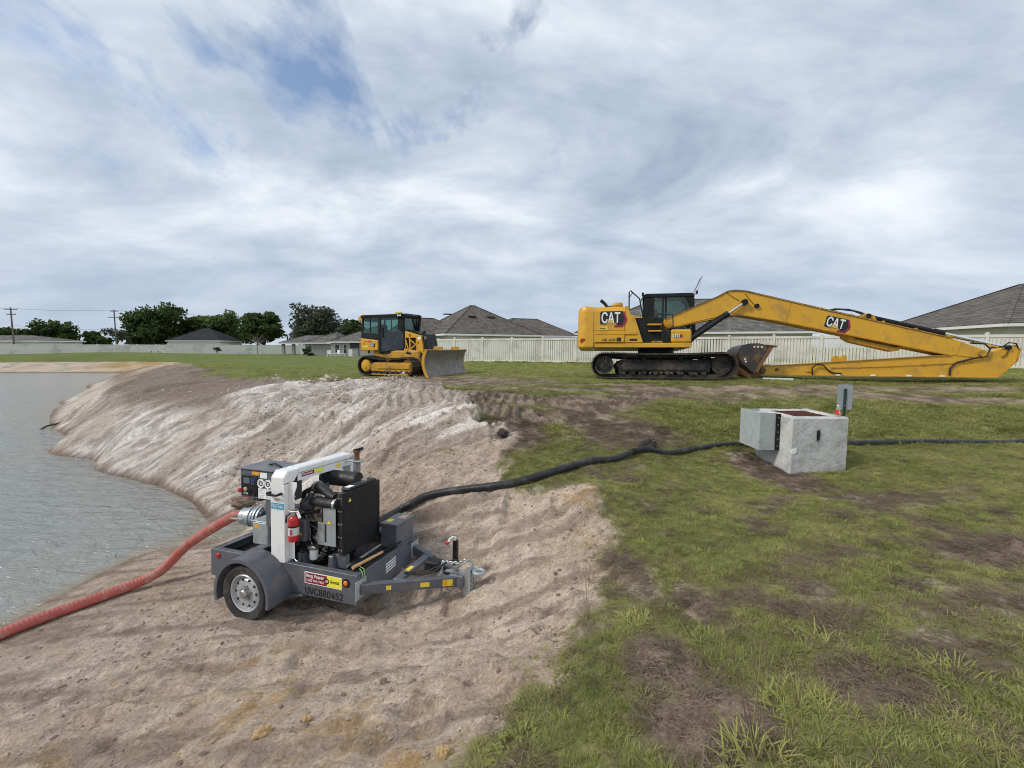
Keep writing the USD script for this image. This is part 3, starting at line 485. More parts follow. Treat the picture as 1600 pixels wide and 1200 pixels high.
# ------------------------------------------------------------------ houses
def shingles(name, c):
    c = np.array(c); return usdkit.material(stage, '/World/Looks/' + name, {
        'g': ('geometry', {}), 'mp': ('mapping', {'scale': (1, 1, 1.85)}), 'sx': ('separate_xyz', {}), 'dg': ('vector_math', {'vector_math_type': 'dot_product', 'vector2': (.8, .6, 0)}) if False else ('math', {'math_type': 'multiply_add', 'value2': .93}),
        'ym': ('math', {'math_type': 'multiply', 'value2': .37}), 'cb': ('combine_xyz', {}),
        'br': ('brick_texture', {'scale': 1.0, 'brick_width': .42, 'row_height': .155, 'mortar_size': .012, 'mortar_smooth': .4, 'color1': tuple(c * .72), 'color2': tuple(c * 1.32), 'mortar': tuple(c * .35)}),
        'n': ('noise_texture', {'scale': 5.5, 'detail': 5.0, 'roughness': .7}), 'r': ('rgb_ramp', {'ramp': [(.3, (.72, .70, .68)), (.7, (1.3, 1.28, 1.26))]}), 'm': ('mix_color', {'blend_type': 'multiply', 'fac': 1.0, 'use_clamp': False}),
        'b': ('bump', {'strength': .7, 'distance': .012}), 'p': ('principled_bsdf', {'roughness': .9, 'specular_ior_level': .2})},
        [('g.position', 'sx.vector'), ('sx.y', 'ym.value1'), ('sx.x', 'dg.value1'), ('ym.value', 'dg.value3'), ('dg.value', 'cb.x'), ('sx.z', 'mz.value1') if False else ('sx.z', 'cb.y'), ('cb.vector', 'br.vector'), ('g.position', 'n.vector'), ('n.fac', 'r.fac'), ('br.color', 'm.a'), ('r.color', 'm.b'), ('m.result', 'p.base_color'), ('br.fac', 'b.height'), ('b.normal', 'p.normal')], surface='p.BSDF')
ROOF = shingles('weathered_shingle', (.122, .108, .096)); ROOF2 = shingles('grey_shingle', (.135, .130, .122)); ROOF3 = shingles('black_shingle', (.030, .031, .038))
WALLC = mat('cream_stucco', (.50, .475, .41), .85, var=.05, vs=1.5, bump=.3, bs=40); WALLG = mat('grey_stucco', (.30, .30, .29), .85, var=.05, vs=1.5, bump=.3, bs=40); WALLT = mat('taupe_stucco', (.41, .385, .33), .85, var=.05, vs=1.5, bump=.3, bs=40)
TRIM = mat('white_trim', (.72, .71, .69), .5, var=.04); DARKW = mat('dark_pane', (.03, .035, .04), .08, var=.2, vs=.4); SHADEW = mat('screen_mesh', (.045, .045, .045), .8)
VENT = mat('roof_vent_metal', (.04, .038, .036), .6)
def roof_hip(t, x0, x1, y0, y1, ze, zr, ridge, axis, mt, over=.45, at=None):
    """Hip roof over a rectangle: slopes, fascia boards and gutter."""
    X0, X1, Y0, Y1 = x0 - over, x1 + over, y0 - over, y1 + over; cx, cy = (X0 + X1) / 2, (Y0 + Y1) / 2
    if at: cx, cy = at
    r0, r1 = ((cx - ridge / 2, cy), (cx + ridge / 2, cy)) if axis == 'x' else ((cx, cy - ridge / 2), (cx, cy + ridge / 2))
    A, B, C, D = (X0, Y0, ze), (X1, Y0, ze), (X1, Y1, ze), (X0, Y1, ze); E, F = (*r0, zr), (*r1, zr)
    fs = [[A, B, F, E], [B, C, F], [C, D, E, F], [D, A, E]] if axis == 'x' else [[A, B, E], [B, C, F, E], [C, D, F], [D, A, E, F]]
    for f in fs:
        m = MB(); f = np.array(f); n = np.cross(f[1] - f[0], f[2] - f[0]); n /= np.linalg.norm(n); k = len(f)
        m.add(np.vstack([f + n * .0, f - n * .06]), ([[0, 1, 2], [0, 2, 3], [k, k + 2, k + 1], [k, k + 3, k + 2]] if k == 4 else [[0, 1, 2], [3, 5, 4]]))
        obj('roof_slope', m, mt, t)
    for p, q in ((A, E), (B, E if axis == 'y' else F), (C, F), (D, F if axis == 'y' else E), (E, F)):
        if np.linalg.norm(np.array(p) - q) > .3: obj('hip_cap', MB().bar(np.array(p) + [0, 0, .015], np.array(q) + [0, 0, .015], .26, .035), mt, t)
    for p, q in ((A, B), (B, C), (C, D), (D, A)): obj('fascia', MB().bar(np.array(p) - [0, 0, .12], np.array(q) - [0, 0, .12], .04, .2), TRIM, t)
    obj('soffit', MB().box((X0 + .03, Y0 + .03, ze - .20), (X1 - .03, Y1 - .03, ze - .17)), TRIM, t)
    return np.array(E), np.array(F)
def window(t, p, u, w, h, lights=(1, 2), frame=TRIM, d=.06):
    """A framed window on a wall: p lower left corner, u unit vector along the wall, outward normal to its right."""
    p, u = np.array(p, float), np.array([*u, 0.0]); n = np.array([u[1], -u[0], 0]); R = np.array([u, n, [0, 0, 1]]).T
    loc = lambda m: (p + m.arrays()[0] @ R.T, m.arrays()[1])
    fr = MB()
    for lo, hi in (((-.05, 0, -.05), (w + .05, d, 0)), ((-.05, 0, h), (w + .05, d, h + .05)), ((-.05, 0, 0), (0, d, h)), ((w, 0, 0), (w + .05, d, h))): fr.box(lo, hi)
    for i in range(1, lights[0]): fr.box((w * i / lights[0] - .015, 0, 0), (w * i / lights[0] + .015, d * .8, h))
    for i in range(1, lights[1]): fr.box((0, 0, h * i / lights[1] - .02), (w, d * .8, h * i / lights[1] + .02))
    f = obj('window_frame', loc(fr), frame, t); obj('pane', loc(MB().box((0, .003, 0), (w, .012, h))), DARKW, f)
def walls(t, x0, x1, y0, y1, h, mt, z=0.0, name='wall'):
    for lo, hi in (((x0, y0, z - .3), (x1, y0 + .2, h)), ((x0, y1 - .2, z - .3), (x1, y1, h)), ((x0, y0 + .2, z - .3), (x0 + .2, y1 - .2, h)), ((x1 - .2, y0 + .2, z - .3), (x1, y1 - .2, h))): obj(name, MB().box(lo, hi), mt, t)
# house with the vented hip roof, behind the dozer
hy = math.radians(30)
h = thing('house', 'single storey house with brown hip roof and two ridges behind the dozer blade', 'house', (-7.6, 49.6, 0), hy)
walls(h, .4, 19.5, .5, 13.5, 2.58, WALLC); E0, F0 = roof_hip(h, .4, 13.0, .5, 13.5, 2.75, 6.75, .6, 'x', ROOF); roof_hip(h, 8, 19.9, 1.9, 12.9, 2.76, 5.3, 4.2, 'x', ROOF, at=(15.2, 7.4)); roof_hip(h, -3.2, 5, 4.5, 13.4, 2.77, 5.0, 3.4, 'x', ROOF, at=(0.2, 8.9))
for px, py, pz in ((5.2, 3.9, 5.02), (7.9, 3.9, 5.02), (2.9, 6.4, 5.35)):
    obj('roof_vent', MB().box((px - .55, py - .22, pz), (px + .55, py + .22, pz + .14), .02), VENT, h)
window(h, (9.6, .5, .9), (1, 0), 1.1, 1.3); window(h, (14.5, .5, .9), (1, 0), 1.1, 1.3)
# house behind the excavator
h = thing('house', 'wide cream house with brown hip roof behind the excavator boom', 'house', (29.6, 42.0, 0), math.radians(167))
walls(h, .5, 23.0, -13.0, -.5, 2.58, WALLC)
hb = thing('rooftop_antenna', 'thin metal aerial leaning above the roof behind the excavator cab', 'antenna', (17.9, 44.6, 0))
roof_hip(h, .5, 23.0, -13.0, -.5, 2.75, 6.7, 6.5, 'x', ROOF2)
for wx0, ww, wl in ((5.2, 1.75, (2, 2)), (12.2, .9, (1, 2)), (16.0, 1.8, (2, 2)), (19.4, .9, (1, 2))): window(h, (wx0 + ww, -.5, .75), (-1, 0), ww, 1.5, wl)
obj('sliding_door', MB().box((8.6, -.5, .02), (10.6, -.44, 2.1), .01), DARKW, h)
# right hand house
yr = math.atan2(28.7 - 41.2, 32.3 - 36.0)
h = thing('house', 'cream stucco house with tall weathered brown roof beyond the excavator stick', 'house', (32.3, 28.7, 0), yr + math.pi / 2)
LN = 18.0
e_x, e_y = np.array([math.cos(yr + math.pi / 2), math.sin(yr + math.pi / 2)]), np.array([-math.sin(yr + math.pi / 2), math.cos(yr + math.pi / 2)])
walls(h, .45, 17.0, .45, LN - .45, 2.58, WALLC); roof_hip(h, .45, 17.0, .45, LN - .45, 2.75, 6.2, 6.0, 'x', ROOF, at=(9.2, 8.8))
window(h, (.45, 8.2, .9), (0, -1), 1.2, 1.3); obj('flood_lamp', MB().box((1.7, .30, 2.35), (1.95, .45, 2.5), .02), VENT, h)
window(h, (3.2, .45, .9), (1, 0), 1.5, 1.3, (2, 2))
# grey pair with the covered patio, left of the dozer
h = thing('house', 'grey stucco house with covered corner patio on square columns', 'house', (-40.6, 75.0, -.35), 0.0)
walls(h, 4.9, 9.6, .3, 9, 2.25, WALLG); roof_hip(h, 4.9, 9.6, .3, 9.0, 2.36, 4.25, 1.6, 'y', ROOF2, at=(9.0, 4.9))
roof_hip(h, .4, 7.0, 1.2, 8.5, 2.35, 3.75, 2.8, 'x', ROOF2, over=.35, at=(4.6, 5.0))
for cx in (.55, 2.35): obj('patio_column', MB().box((cx - .22, 1.3, -.3), (cx + .22, 1.74, 2.17), .01), WALLG, h)
obj('patio_wall', MB().box((4.2, 6.3, -.3), (4.9, 6.5, 2.2)), WALLG, h); obj('back_wall', MB().box((4.45, 4.2, -.3), (4.89, 6.3, 2.2)), WALLG, h)
window(h, (5.4, .3, .75), (1, 0), .7, 1.1)
h = thing('house', 'taupe stucco house with dark screened doorway left of the dozer', 'house', (-28.0, 68.0, -.3), 0.0)
walls(h, -.3, 9, .3, 9, 2.25, WALLT); roof_hip(h, -.3, 9.4, .3, 10.5, 2.4, 5.0, 2.2, 'y', ROOF2, at=(5.8, 5.4))
window(h, (.35, .3, .55), (1, 0), .62, 1.35); window(h, (1.7, .3, .55), (1, 0), .45, 1.35); obj('screen_door', MB().box((2.7, .24, -.1), (4.1, .30, 2.15), .01), SHADEW, h); window(h, (5.4, .3, .55), (1, 0), .5, 1.3)
# dark roof behind the long fence, low roof at the far left
h = thing('house', 'house with black pyramid roof rising behind the long fence', 'house', (-80.2, 101, 0), 0.12)
walls(h, .5, 11.6, .5, 11, 2.7, TRIM); roof_hip(h, .5, 11.6, .5, 11, 2.8, 5.9, 1.2, 'x', ROOF3)
h = thing('house', 'low house with flat grey roof behind the far end of the fence', 'house', (-121, 88, 0), -.02)
walls(h, .5, 26, .5, 9, 2.5, TRIM); roof_hip(h, .5, 26, .5, 9, 2.55, 3.75, 12, 'x', ROOF2)
# aerial on the roof
m = MB().tube([(0, 0, 5.6), (1.1, 0, 8.1)], .03, 6); obj('mast', m, VENT, hb)
m = MB().tube([(.55, 0, 6.9), (1.35, .1, 8.4)], .02, 5).tube([(.7, 0, 6.6), (1.15, 0, 7.7)], .015, 5)
for k in range(6):
    c = np.array([.62 + .11 * k, 0, 7.0 + .22 * k]); L = .42 - .04 * k; m.tube([c - [L * .5, .25, -L * .35], c + [L * .5, .25, -L * .35]], .010, 5)
obj('aerial_rods', m, VENT, hb)
# ------------------------------------------------------------------ yard things
WHITEP = mat('white_plastic', (.74, .74, .72), .4, var=.04)
def lawn_chair(x, y, yaw, label, z):
    t = thing('lawn_chair', label, 'chair', (x, y, z), yaw, 'white lawn chairs by the grey houses')
    obj('seat', MB().box((-.26, -.25, .36), (.26, .25, .42), .02), WHITEP, t); obj('backrest', MB().box((-.26, .22, .42), (.26, .29, .98), .02), WHITEP, t)
    for sx in (-1, 1):
        for sy in (-1, 1): obj('leg', MB().bar((sx * .22, sy * .2, .37), (sx * .27, sy * .27, 0), .05, .05), WHITEP, t)
        obj('armrest', MB().box((sx * .30 - .035, -.25, .58), (sx * .30 + .035, .24, .62), .01), WHITEP, t)
lawn_chair(-28.0, 66.7, .3, 'white lawn chair standing left of the two low white tables', gz(-28.0, 66.7))
lawn_chair(-26.6, 66.5, -.3, 'white lawn chair between the low table and the screened doorway', gz(-26.6, 66.5))
lawn_chair(-35.0, 73.0, .2, 'white chair under the edge of the patio roof beside the bush', gz(-35, 73))
def low_table(x, y, label):
    t = thing('low_table', label, 'table', (x, y, gz(x, y)), .1, 'low white tables by the lawn chairs'); obj('tabletop', MB().box((-.38, -.25, .38), (.38, .25, .44), .02), WHITEP, t)
    for sx in (-1, 1):
        for sy in (-1, 1): obj('leg', MB().box((sx * .3 - .03, sy * .18 - .03, 0), (sx * .3 + .03, sy * .18 + .03, .38)), WHITEP, t)
low_table(-27.3, 66.3, 'low white table right beside the leftmost lawn chair'); low_table(-25.7, 66.2, 'low white table nearest the screened doorway')
GREYB = mat('grey_cabinet', (.30, .31, .30), .5); 
t = thing('utility_cabinet', 'pale grey metal cabinet on the grass left of the dozer', 'cabinet', (-23.6, 65.0, gz(-23.6, 65)), 0.0)
obj('body', MB().box((-.62, -.4, -.1), (.62, .4, 1.12), .02), GREYB, t); obj('lid', MB().box((-.66, -.44, 1.12), (.66, .44, 1.17), .01), GREYB, t); obj('door', MB().box((-.60, -.425, .02), (-.03, -.402, 1.08), .008), WHITEP, t)
t = thing('sun_lounger', 'white slatted lounger with raised back against the long fence', 'lounger', (-61.3, 76.0, gz(-61.3, 76.0)), .36)
obj('bed', MB().box((-1.4, -.35, .4), (.4, .35, .5)), WHITEP, t); obj('backrest', MB().bar((.4, 0, .45), (1.3, 0, 1.75), .7, .07), WHITEP, t)
for x_ in (-1.3, -.3, .5): obj('leg', MB().box((x_ - .05, -.35, 0), (x_ + .05, .35, .4)), WHITEP, t)
# ------------------------------------------------------------------ utility poles and wires
POLE = mat('grey_pole_wood', (.125, .105, .09), .85, var=.2, vs=3); WIRE = mat('dark_wire', (.03, .03, .03), .6); INSUL = mat('grey_insulator', (.35, .35, .35), .3)
def power_pole(x, y, h, arms, label, yaw):
    t = thing('utility_pole', label, 'utility pole', (x, y, -.2), yaw, 'utility poles beyond the long fence')
    obj('mast', MB().cyl((0, 0, 0), (0, 0, h), .17, 10, .11), POLE, t)
    for az, aw in arms:
        a = obj('crossarm', MB().box((-aw, -.06, az - .07), (aw, .06, az + .07), .01), POLE, t)
        for s in (-1, -.45, .45, 1): obj('insulator', MB().lathe([(.0, .0), (.05, 0), (.06, .08), (.03, .14), (0, .15)], (s * aw * .93, 0, az + .07), (0, 0, 1), 8), INSUL, a)
    return t
power_pole(-99.5, 87.3, 9.3, ((8.9, 1.0), (7.9, .7)), 'weathered wooden utility pole rising left behind the fence', .35)
power_pole(-89.6, 99.0, 9.8, ((9.5, .8), (8.1, 1.25)), 'tall utility pole with two crossarms standing left of the big dark tree', .1)
def wire(name, label, a, b, sag):
    u = np.linspace(0, 1, 24)[:, None]; p = np.array(a) * (1 - u) + np.array(b) * u; p[:, 2] -= (4 * sag * u * (1 - u))[:, 0]; obj_ = obj(name, MB().tube(p, .022, 4), WIRE); tag(obj_, label, 'wire', 'power lines between the poles')
wire('power_line', 'topmost power line strung between the two utility poles', (-99.5, 87.3, 8.9), (-89.6, 99.0, 9.5), .25)
wire('power_line', 'lower power line sagging between the two utility poles', (-99.5, 87.3, 5.6), (-89.6, 99.0, 5.5), .5)
wire('power_line', 'power line leaving the picture from the weathered pole', (-99.5, 87.3, 8.9), (-150, 95, 9.6), .3)
wire('power_line', 'power line running from the two crossarm pole into the big tree', (-89.6, 99.0, 9.5), (-60, 115, 9.0), .3)
# ------------------------------------------------------------------ trees and bushes
def tree_leaf(name, c0, c1):
    return usdkit.material(stage, '/World/Looks/' + name, {'g': ('geometry', {}), 'n': ('noise_texture', {'scale': .9, 'detail': 4.0}), 'r': ('rgb_ramp', {'ramp': [(.34, c0), (.68, c1)]}), 'p': ('principled_bsdf', {'roughness': .6, 'specular_ior_level': .25}), 't': ('translucent_bsdf', {}), 'mx': ('mix_closure', {'fac': .40})},
        [('g.position', 'n.vector'), ('n.fac', 'r.fac'), ('r.color', 'p.base_color'), ('r.color', 't.color'), ('p.BSDF', 'mx.closure1'), ('t.BSDF', 'mx.closure2')], surface='mx.closure')
LEAF = [tree_leaf('leaf_deep', (.030, .056, .014), (.10, .145, .04)), tree_leaf('leaf_bright', (.045, .078, .016), (.14, .185, .05)), tree_leaf('leaf_grey', (.045, .058, .034), (.12, .135, .085))]
BARK = mat('tree_bark', (.11, .09, .075), .9, var=.25, vs=5, bump=.5, bs=14); PALEB = mat('pale_bark', (.33, .30, .27), .9, var=.2, vs=6)
def tree(name, label, cat, x, y, z, h, w, seed, lm, blobs=16, leaves=5200, size=.30, trunk=.28, low=.22, flat=1.0, bark=BARK, group=None, lobes=None):
    r = np.random.default_rng(seed); t = thing(name, label, cat, (x, y, z), 0.0, group)
    C = []
    for k in range(blobs):
        a = r.uniform(0, 2 * np.pi); rr = math.sqrt(r.uniform(0, 1)) * w * .31; zz = h * (low + .12 + (.80 - low - .12) * r.uniform(0, 1)); s = 1 - .55 * max(0, (zz / h - .55)) / .45
        C.append((rr * math.cos(a) * s, rr * math.sin(a) * s, zz, w * r.uniform(.16, .25), w * r.uniform(.13, .19) * flat))
    if lobes: C += lobes
    tr = MB().tube([(0, 0, -.6), (.05, 0, h * .15), (.0, .1, h * .35), (.1, 0, h * .6)], [trunk, trunk * .8, trunk * .6, trunk * .25], 8)
    obj('trunk', tr, bark, t); lb = MB()
    for c in C[:14]: lb.tube([(0, 0, h * low * .8), (c[0] * .45, c[1] * .45, (h * low + c[2]) * .5), c[:3]], [trunk * .42, trunk * .25, trunk * .08], 5)
    obj('limbs', lb, bark, t)
    per = leaves // len(C); V = []; 
    for cx, cy, cz, rx, rz in C:
        sub = r.normal(size=(9, 3)); sub /= np.linalg.norm(sub, axis=1)[:, None]; ks = r.integers(0, 9, per); d = r.normal(size=(per, 3)); d /= np.linalg.norm(d, axis=1)[:, None]
        q = sub[ks] * .62 + d * (r.uniform(0, 1, per) ** .45)[:, None] * .50; V.append(np.array([cx, cy, cz]) + q * [rx, rx, rz])
    V = np.vstack(V); n = len(V); a = r.normal(size=(n, 3)); a /= np.linalg.norm(a, axis=1)[:, None]; b = np.cross(a, r.normal(size=(n, 3))); b /= np.linalg.norm(b, axis=1)[:, None]
    s = (size * 1.2 * r.uniform(.55, 1.2, n))[:, None]; P = np.stack([V - a * s, V + b * s * .55, V + a * s, V - b * s * .55], 1).reshape(-1, 3); i = np.arange(n)[:, None] * 4
    obj('crown', (P, np.vstack([i + [0, 1, 2], i + [0, 2, 3]])), lm, t)
G = 'trees beyond the fence'
tree('broadleaf_tree', 'tall dark dense tree between the utility pole and the black roof', 'tree', -89.2, 110, -.2, 13.2, 15, 1, LEAF[0], 26, 9000, .42, .4, .05, group=G)
tree('broadleaf_tree', 'small dark tree filling the gap right of the tallest tree', 'tree', -86, 117, -.2, 9.0, 9, 2, LEAF[0], 14, 4200, .4, .3, .08, group=G)
tree('broadleaf_tree', 'broad bright green tree with layered crown behind the black roof', 'tree', -79.5, 118, -.2, 12.4, 16, 3, LEAF[1], 26, 8600, .42, .4, .08, .75, group=G)
tree('broadleaf_tree', 'spreading green tree beside the bare sapling, right of the layered tree', 'tree', -63.6, 112, -.2, 11.2, 13.5, 4, LEAF[0], 22, 7600, .42, .4, .10, .7, group=G)
tree('oak_tree', 'grey green oak with loose rounded crown above the grey patio house', 'tree', -47.8, 108, -.2, 12.8, 16, 5, LEAF[2], 28, 7400, .36, .45, .14, group=G)
tree('broadleaf_tree', 'thin tree with open crown between the oak and the dozer cab', 'tree', -38.2, 104, -.2, 9.4, 7.5, 6, LEAF[2], 12, 1500, .36, .25, .3, group=G)
tree('broadleaf_tree', 'low dark tree just left of the dozer cab', 'tree', -35.0, 100, -.2, 8.6, 6.5, 7, LEAF[0], 10, 2600, .36, .25, .2, group=G)
for k, (x, y, hh, ww, lb_) in enumerate(((-119, 103, 6.2, 9, 'low dark tree at the far left edge behind the grey roof'), (-112, 104, 7.0, 10, 'dark spreading tree just right of the weathered pole'), (-108, 104, 8.2, 12, 'wide dark tree with drooping right side beyond the fence'), (-105, 110, 5.4, 8, 'low round tree halfway between the two poles'), (-121, 108, 5.6, 9, 'low dark tree behind the weathered pole'))):
    tree('broadleaf_tree', lb_, 'tree', x, y, -.2, hh, ww, 20 + k, LEAF[0], 14, 3600, .4, .3, .05, .85, group=G)
tree('slender_tree', 'thin sparse tree with small leaf tufts beside the two crossarm pole', 'tree', -91.2, 101, -.2, 7.2, 6.5, 31, LEAF[2], 9, 420, .3, .14, .35, group=G)
tree('broadleaf_tree', 'low treetop showing right of the brown roof behind the dozer', 'tree', 8.8, 84, -.2, 5.0, 6.5, 33, LEAF[1], 10, 2000, .3, .25, .1, group=G)
t = thing('bare_sapling', 'bare twiggy sapling with pale trunk on the far lawn', 'tree', (-42.6, 73.0, gz(-42.6, 73)), 0)
r_ = np.random.default_rng(8); obj('trunk', MB().tube([(0, 0, -.2), (.03, 0, 1.7), (.05, 0, 2.4)], [.16, .11, .06], 8), PALEB, t); tw = MB()
for k in range(34):
    a = r_.uniform(0, 6.28); L = r_.uniform(1.2, 2.7); e = np.array([math.cos(a) * L * .75, math.sin(a) * L * .75, L * r_.uniform(.25, .9)]); s0 = np.array([.03, 0, r_.uniform(1.6, 2.4)]); tw.tube([s0, s0 + e * .5 + r_.normal(0, .1, 3), s0 + e], [.028, .018, .006], 4)
obj('branches', tw, mat('twig_brown', (.14, .115, .10), .9), t)
tree('round_bush', 'round dark clipped bush at the corner of the grey house', 'bush', -33.5, 71.6, -.3, 1.75, 2.1, 41, LEAF[0], 8, 1400, .11, .06, .0)
tree('yard_shrub', 'small leaning shrub with bare stems on the far lawn', 'shrub', -51.4, 76, -.25, 1.55, 1.9, 42, LEAF[2], 5, 240, .12, .05, .4)
STICK = mat('dead_branch', (.06, .045, .035), .9, var=.3)
tag(obj('dead_branch', MB().tube([(-20.2, 18.1, ZW - .15), (-19.9, 18.4, ZW + .10), (-19.2, 18.75, ZW + .30), (-18.7, 18.9, ZW + .33)], [.025, .04, .045, .02], 7), STICK), 'dead dark branch poking from the bank into the pond', 'branch')
# ------------------------------------------------------------------ machine paints
CATY = mat('machine_yellow', (.66, .345, .014), .42, var=.06, vs=1.2, dirt=(.30, .185, .065), dirt_amt=.30, dirt_scale=2.2, coat=.15)
CATY2 = mat('worn_yellow', (.57, .295, .018), .55, var=.10, vs=2.5, dirt=(.15, .10, .06), dirt_amt=.5, dirt_scale=3.0)
BLK = mat('black_paint', (.0085, .0085, .009), .5, var=.2, vs=2, dirt=(.05, .042, .035), dirt_amt=.15, spec=.3); TRK = mat('track_steel', (.045, .038, .033), .62, .35, var=.35, vs=4, dirt=(.13, .095, .065), dirt_amt=.55, dirt_scale=4)
MUDB = mat('muddy_undercarriage', (.016, .0145, .0135), .8, var=.3, vs=3, dirt=(.13, .10, .075), dirt_amt=.45, dirt_scale=2.5); CHROME = mat('chrome_rod', (.75, .76, .78), .14, 1.0, var=.04); HOSEB = mat('hydraulic_hose', (.014, .014, .014), .5)
GLASS = usdkit.material(stage, '/World/Looks/cab_glass', {'f': ('layer_weight', {'blend': .5}), 'fp': ('math', {'math_type': 'power', 'value2': 4.0}), 'fs': ('math', {'math_type': 'multiply_add', 'value2': .75, 'value3': .05}), 't': ('transparent_bsdf', {'color': (.60, .74, .70)}), 'g': ('glossy_bsdf', {'roughness': .02, 'color': (.9, .95, .95)}), 'm': ('mix_closure', {})}, [('f.facing', 'fp.value1'), ('fp.value', 'fs.value1'), ('fs.value', 'm.fac'), ('t.BSDF', 'm.closure1'), ('g.BSDF', 'm.closure2')], surface='m.closure')
SEATM = mat('seat_fabric', (.03, .03, .032), .85); DECW = mat('decal_white', (.80, .80, .78), .4, var=.02); DECK = mat('decal_black', (.012, .012, .012), .4); DECR = mat('decal_red', (.30, .012, .055), .4, var=.03); DECY = mat('decal_gold', (.62, .42, .10), .4, var=.03); LAMPY = mat('label_yellow', (.80, .60, .05), .4, var=.03); LAMPR = mat('lens_red', (.36, .012, .010), .2); LAMPO = mat('lens_amber', (.75, .18, .01), .2); STEEL = mat('scraped_steel', (.165, .150, .140), .48, .55, var=.3, vs=3, dirt=(.15, .11, .08), dirt_amt=.35, dirt_scale=4)
RUST = mat('rusty_steel', (.20, .10, .045), .7, .2, var=.35, vs=5, dirt=(.08, .05, .03), dirt_amt=.4, dirt_scale=5); BUCK = mat('worn_bucket', (.060, .052, .050), .5, .45, var=.3, vs=3, dirt=(.30, .16, .05), dirt_amt=.25, dirt_scale=2.5)

def run_track(t, y0, y1, wheels, pitch, sag, n_ridge=3, thick=.035, shoe_m=TRK, inset=.0):
    """A crawler track: shoes one by one round two wheels, with the link chain under them. wheels: (x, z, r) rear, front."""
    (xr, zr, r0), (xf, zf, r1) = wheels; pts = []
    for a in np.linspace(-np.pi / 2, -3 * np.pi / 2, 22): pts.append((xr + r0 * math.cos(a), zr + r0 * math.sin(a)))
    for u in np.linspace(0, 1, 20)[1:-1]: pts.append((xr + (xf - xr) * u, zr + r0 + (zf + r1 - zr - r0) * u - sag * (math.sin(np.pi * u) ** 2) * (1 + .25 * math.sin(3 * np.pi * u))))
    for a in np.linspace(np.pi / 2, -np.pi / 2, 22): pts.append((xf + r1 * math.cos(a), zf + r1 * math.sin(a)))
    pts.append(pts[0]); P = np.array(pts); s = np.r_[0, np.cumsum(np.linalg.norm(np.diff(P, axis=0), axis=1))]; n = int(round(s[-1] / pitch)); yc = (y0 + y1) / 2; w = abs(y1 - y0)
    ch = MB(); loop = []
    for k in range(n):
        u = (k + .5) / n * s[-1]; p = np.array([np.interp(u, s, P[:, 0]), np.interp(u, s, P[:, 1])]); q = np.array([np.interp((u + .02) % s[-1], s, P[:, 0]), np.interp((u + .02) % s[-1], s, P[:, 1])]); d = q - p; d /= np.linalg.norm(d); nrm = np.array([d[1], -d[0]])
        nrm = -nrm if np.dot(nrm, p - np.array([(xr + xf) / 2, (zr + zf) / 2])) < 0 else nrm
        R = np.array([[d[0], 0, nrm[0]], [0, 1, 0], [d[1], 0, nrm[1]]]); pw = s[-1] / n
        m = MB().box((-pw * .49, -w / 2, -thick), (pw * .49, w / 2, -thick * .3))
        for i in range(n_ridge):
            xx = (-.5 + (i + .5) / n_ridge) * pw * .92; hh = thick * (1.0 if n_ridge > 1 else 1.6); m.box((xx - .012, -w / 2 + .01, -thick * .3), (xx + .012, w / 2 - .01, hh - thick * .3))
        v, f = m.arrays(); obj('track_shoe', (v @ R.T + [p[0], yc, p[1]], f), shoe_m, t)
        c = MB().box((-pw * .5, -.10, -thick - .085), (pw * .5, .10, -thick)); v, f = c.arrays(); ch.add(v @ R.T + [p[0], yc, p[1]], f)
    obj('link_chain', ch, MUDB, t)
def cat_logo(t, o, ex, ez, h, parent_name='logo'):
    """The maker's three letters on a black ground with a gold peak and a red hexagon edge."""
    o, ex, ez = np.array(o, float), np.array(ex, float), np.array(ez, float); ey = np.cross(ex, ez)
    def plate(poly, lift, m, nm, par):
        b = MB().prism([(x * h * .78, z * h) for x, z in poly], 0, .002, 'xy'); v, f = b.arrays(); return obj(nm, (o + v[:, :1] * ex + v[:, 1:2] * ez + (lift + v[:, 2:]) * ey, f), m, par)
    lg = plate([(1.55, -.42), (2.55, -.42), (3.02, .18), (3.02, .40), (2.68, 1.05), (2.15, 1.05), (2.15, .93), (2.55, .93), (2.80, .38), (2.80, .22), (2.45, -.18), (1.62, -.18)], .000, DECR, parent_name, t)
    plate([(-.10, -.10), (.45, -.16), (.75, .0), (1.75, .0), (1.9, -.22), (2.40, -.22), (2.78, .25), (2.78, .36), (2.48, 1.08), (.05, 1.08), (-.10, .95)], .003, DECK, 'black_field', lg)
    tm = MB().text('CAT', h * .96, o + ex * h * .0 + ez * h * .01 + ey * .006, ex, ez, .002, True, h * 1.75)
    obj('letters', tm, DECW, lg)
    plate([(.66, -.06), (1.60, -.06), (1.12, .36)], .009, DECY, 'gold_peak', lg)
EXR = rot(math.radians(-11), 0, math.radians(-3.0))
ex = thing('excavator', 'yellow long reach excavator resting its folded arm on the grass by the fence', 'excavator', (5.19, 15.75, .10), R=EXR)
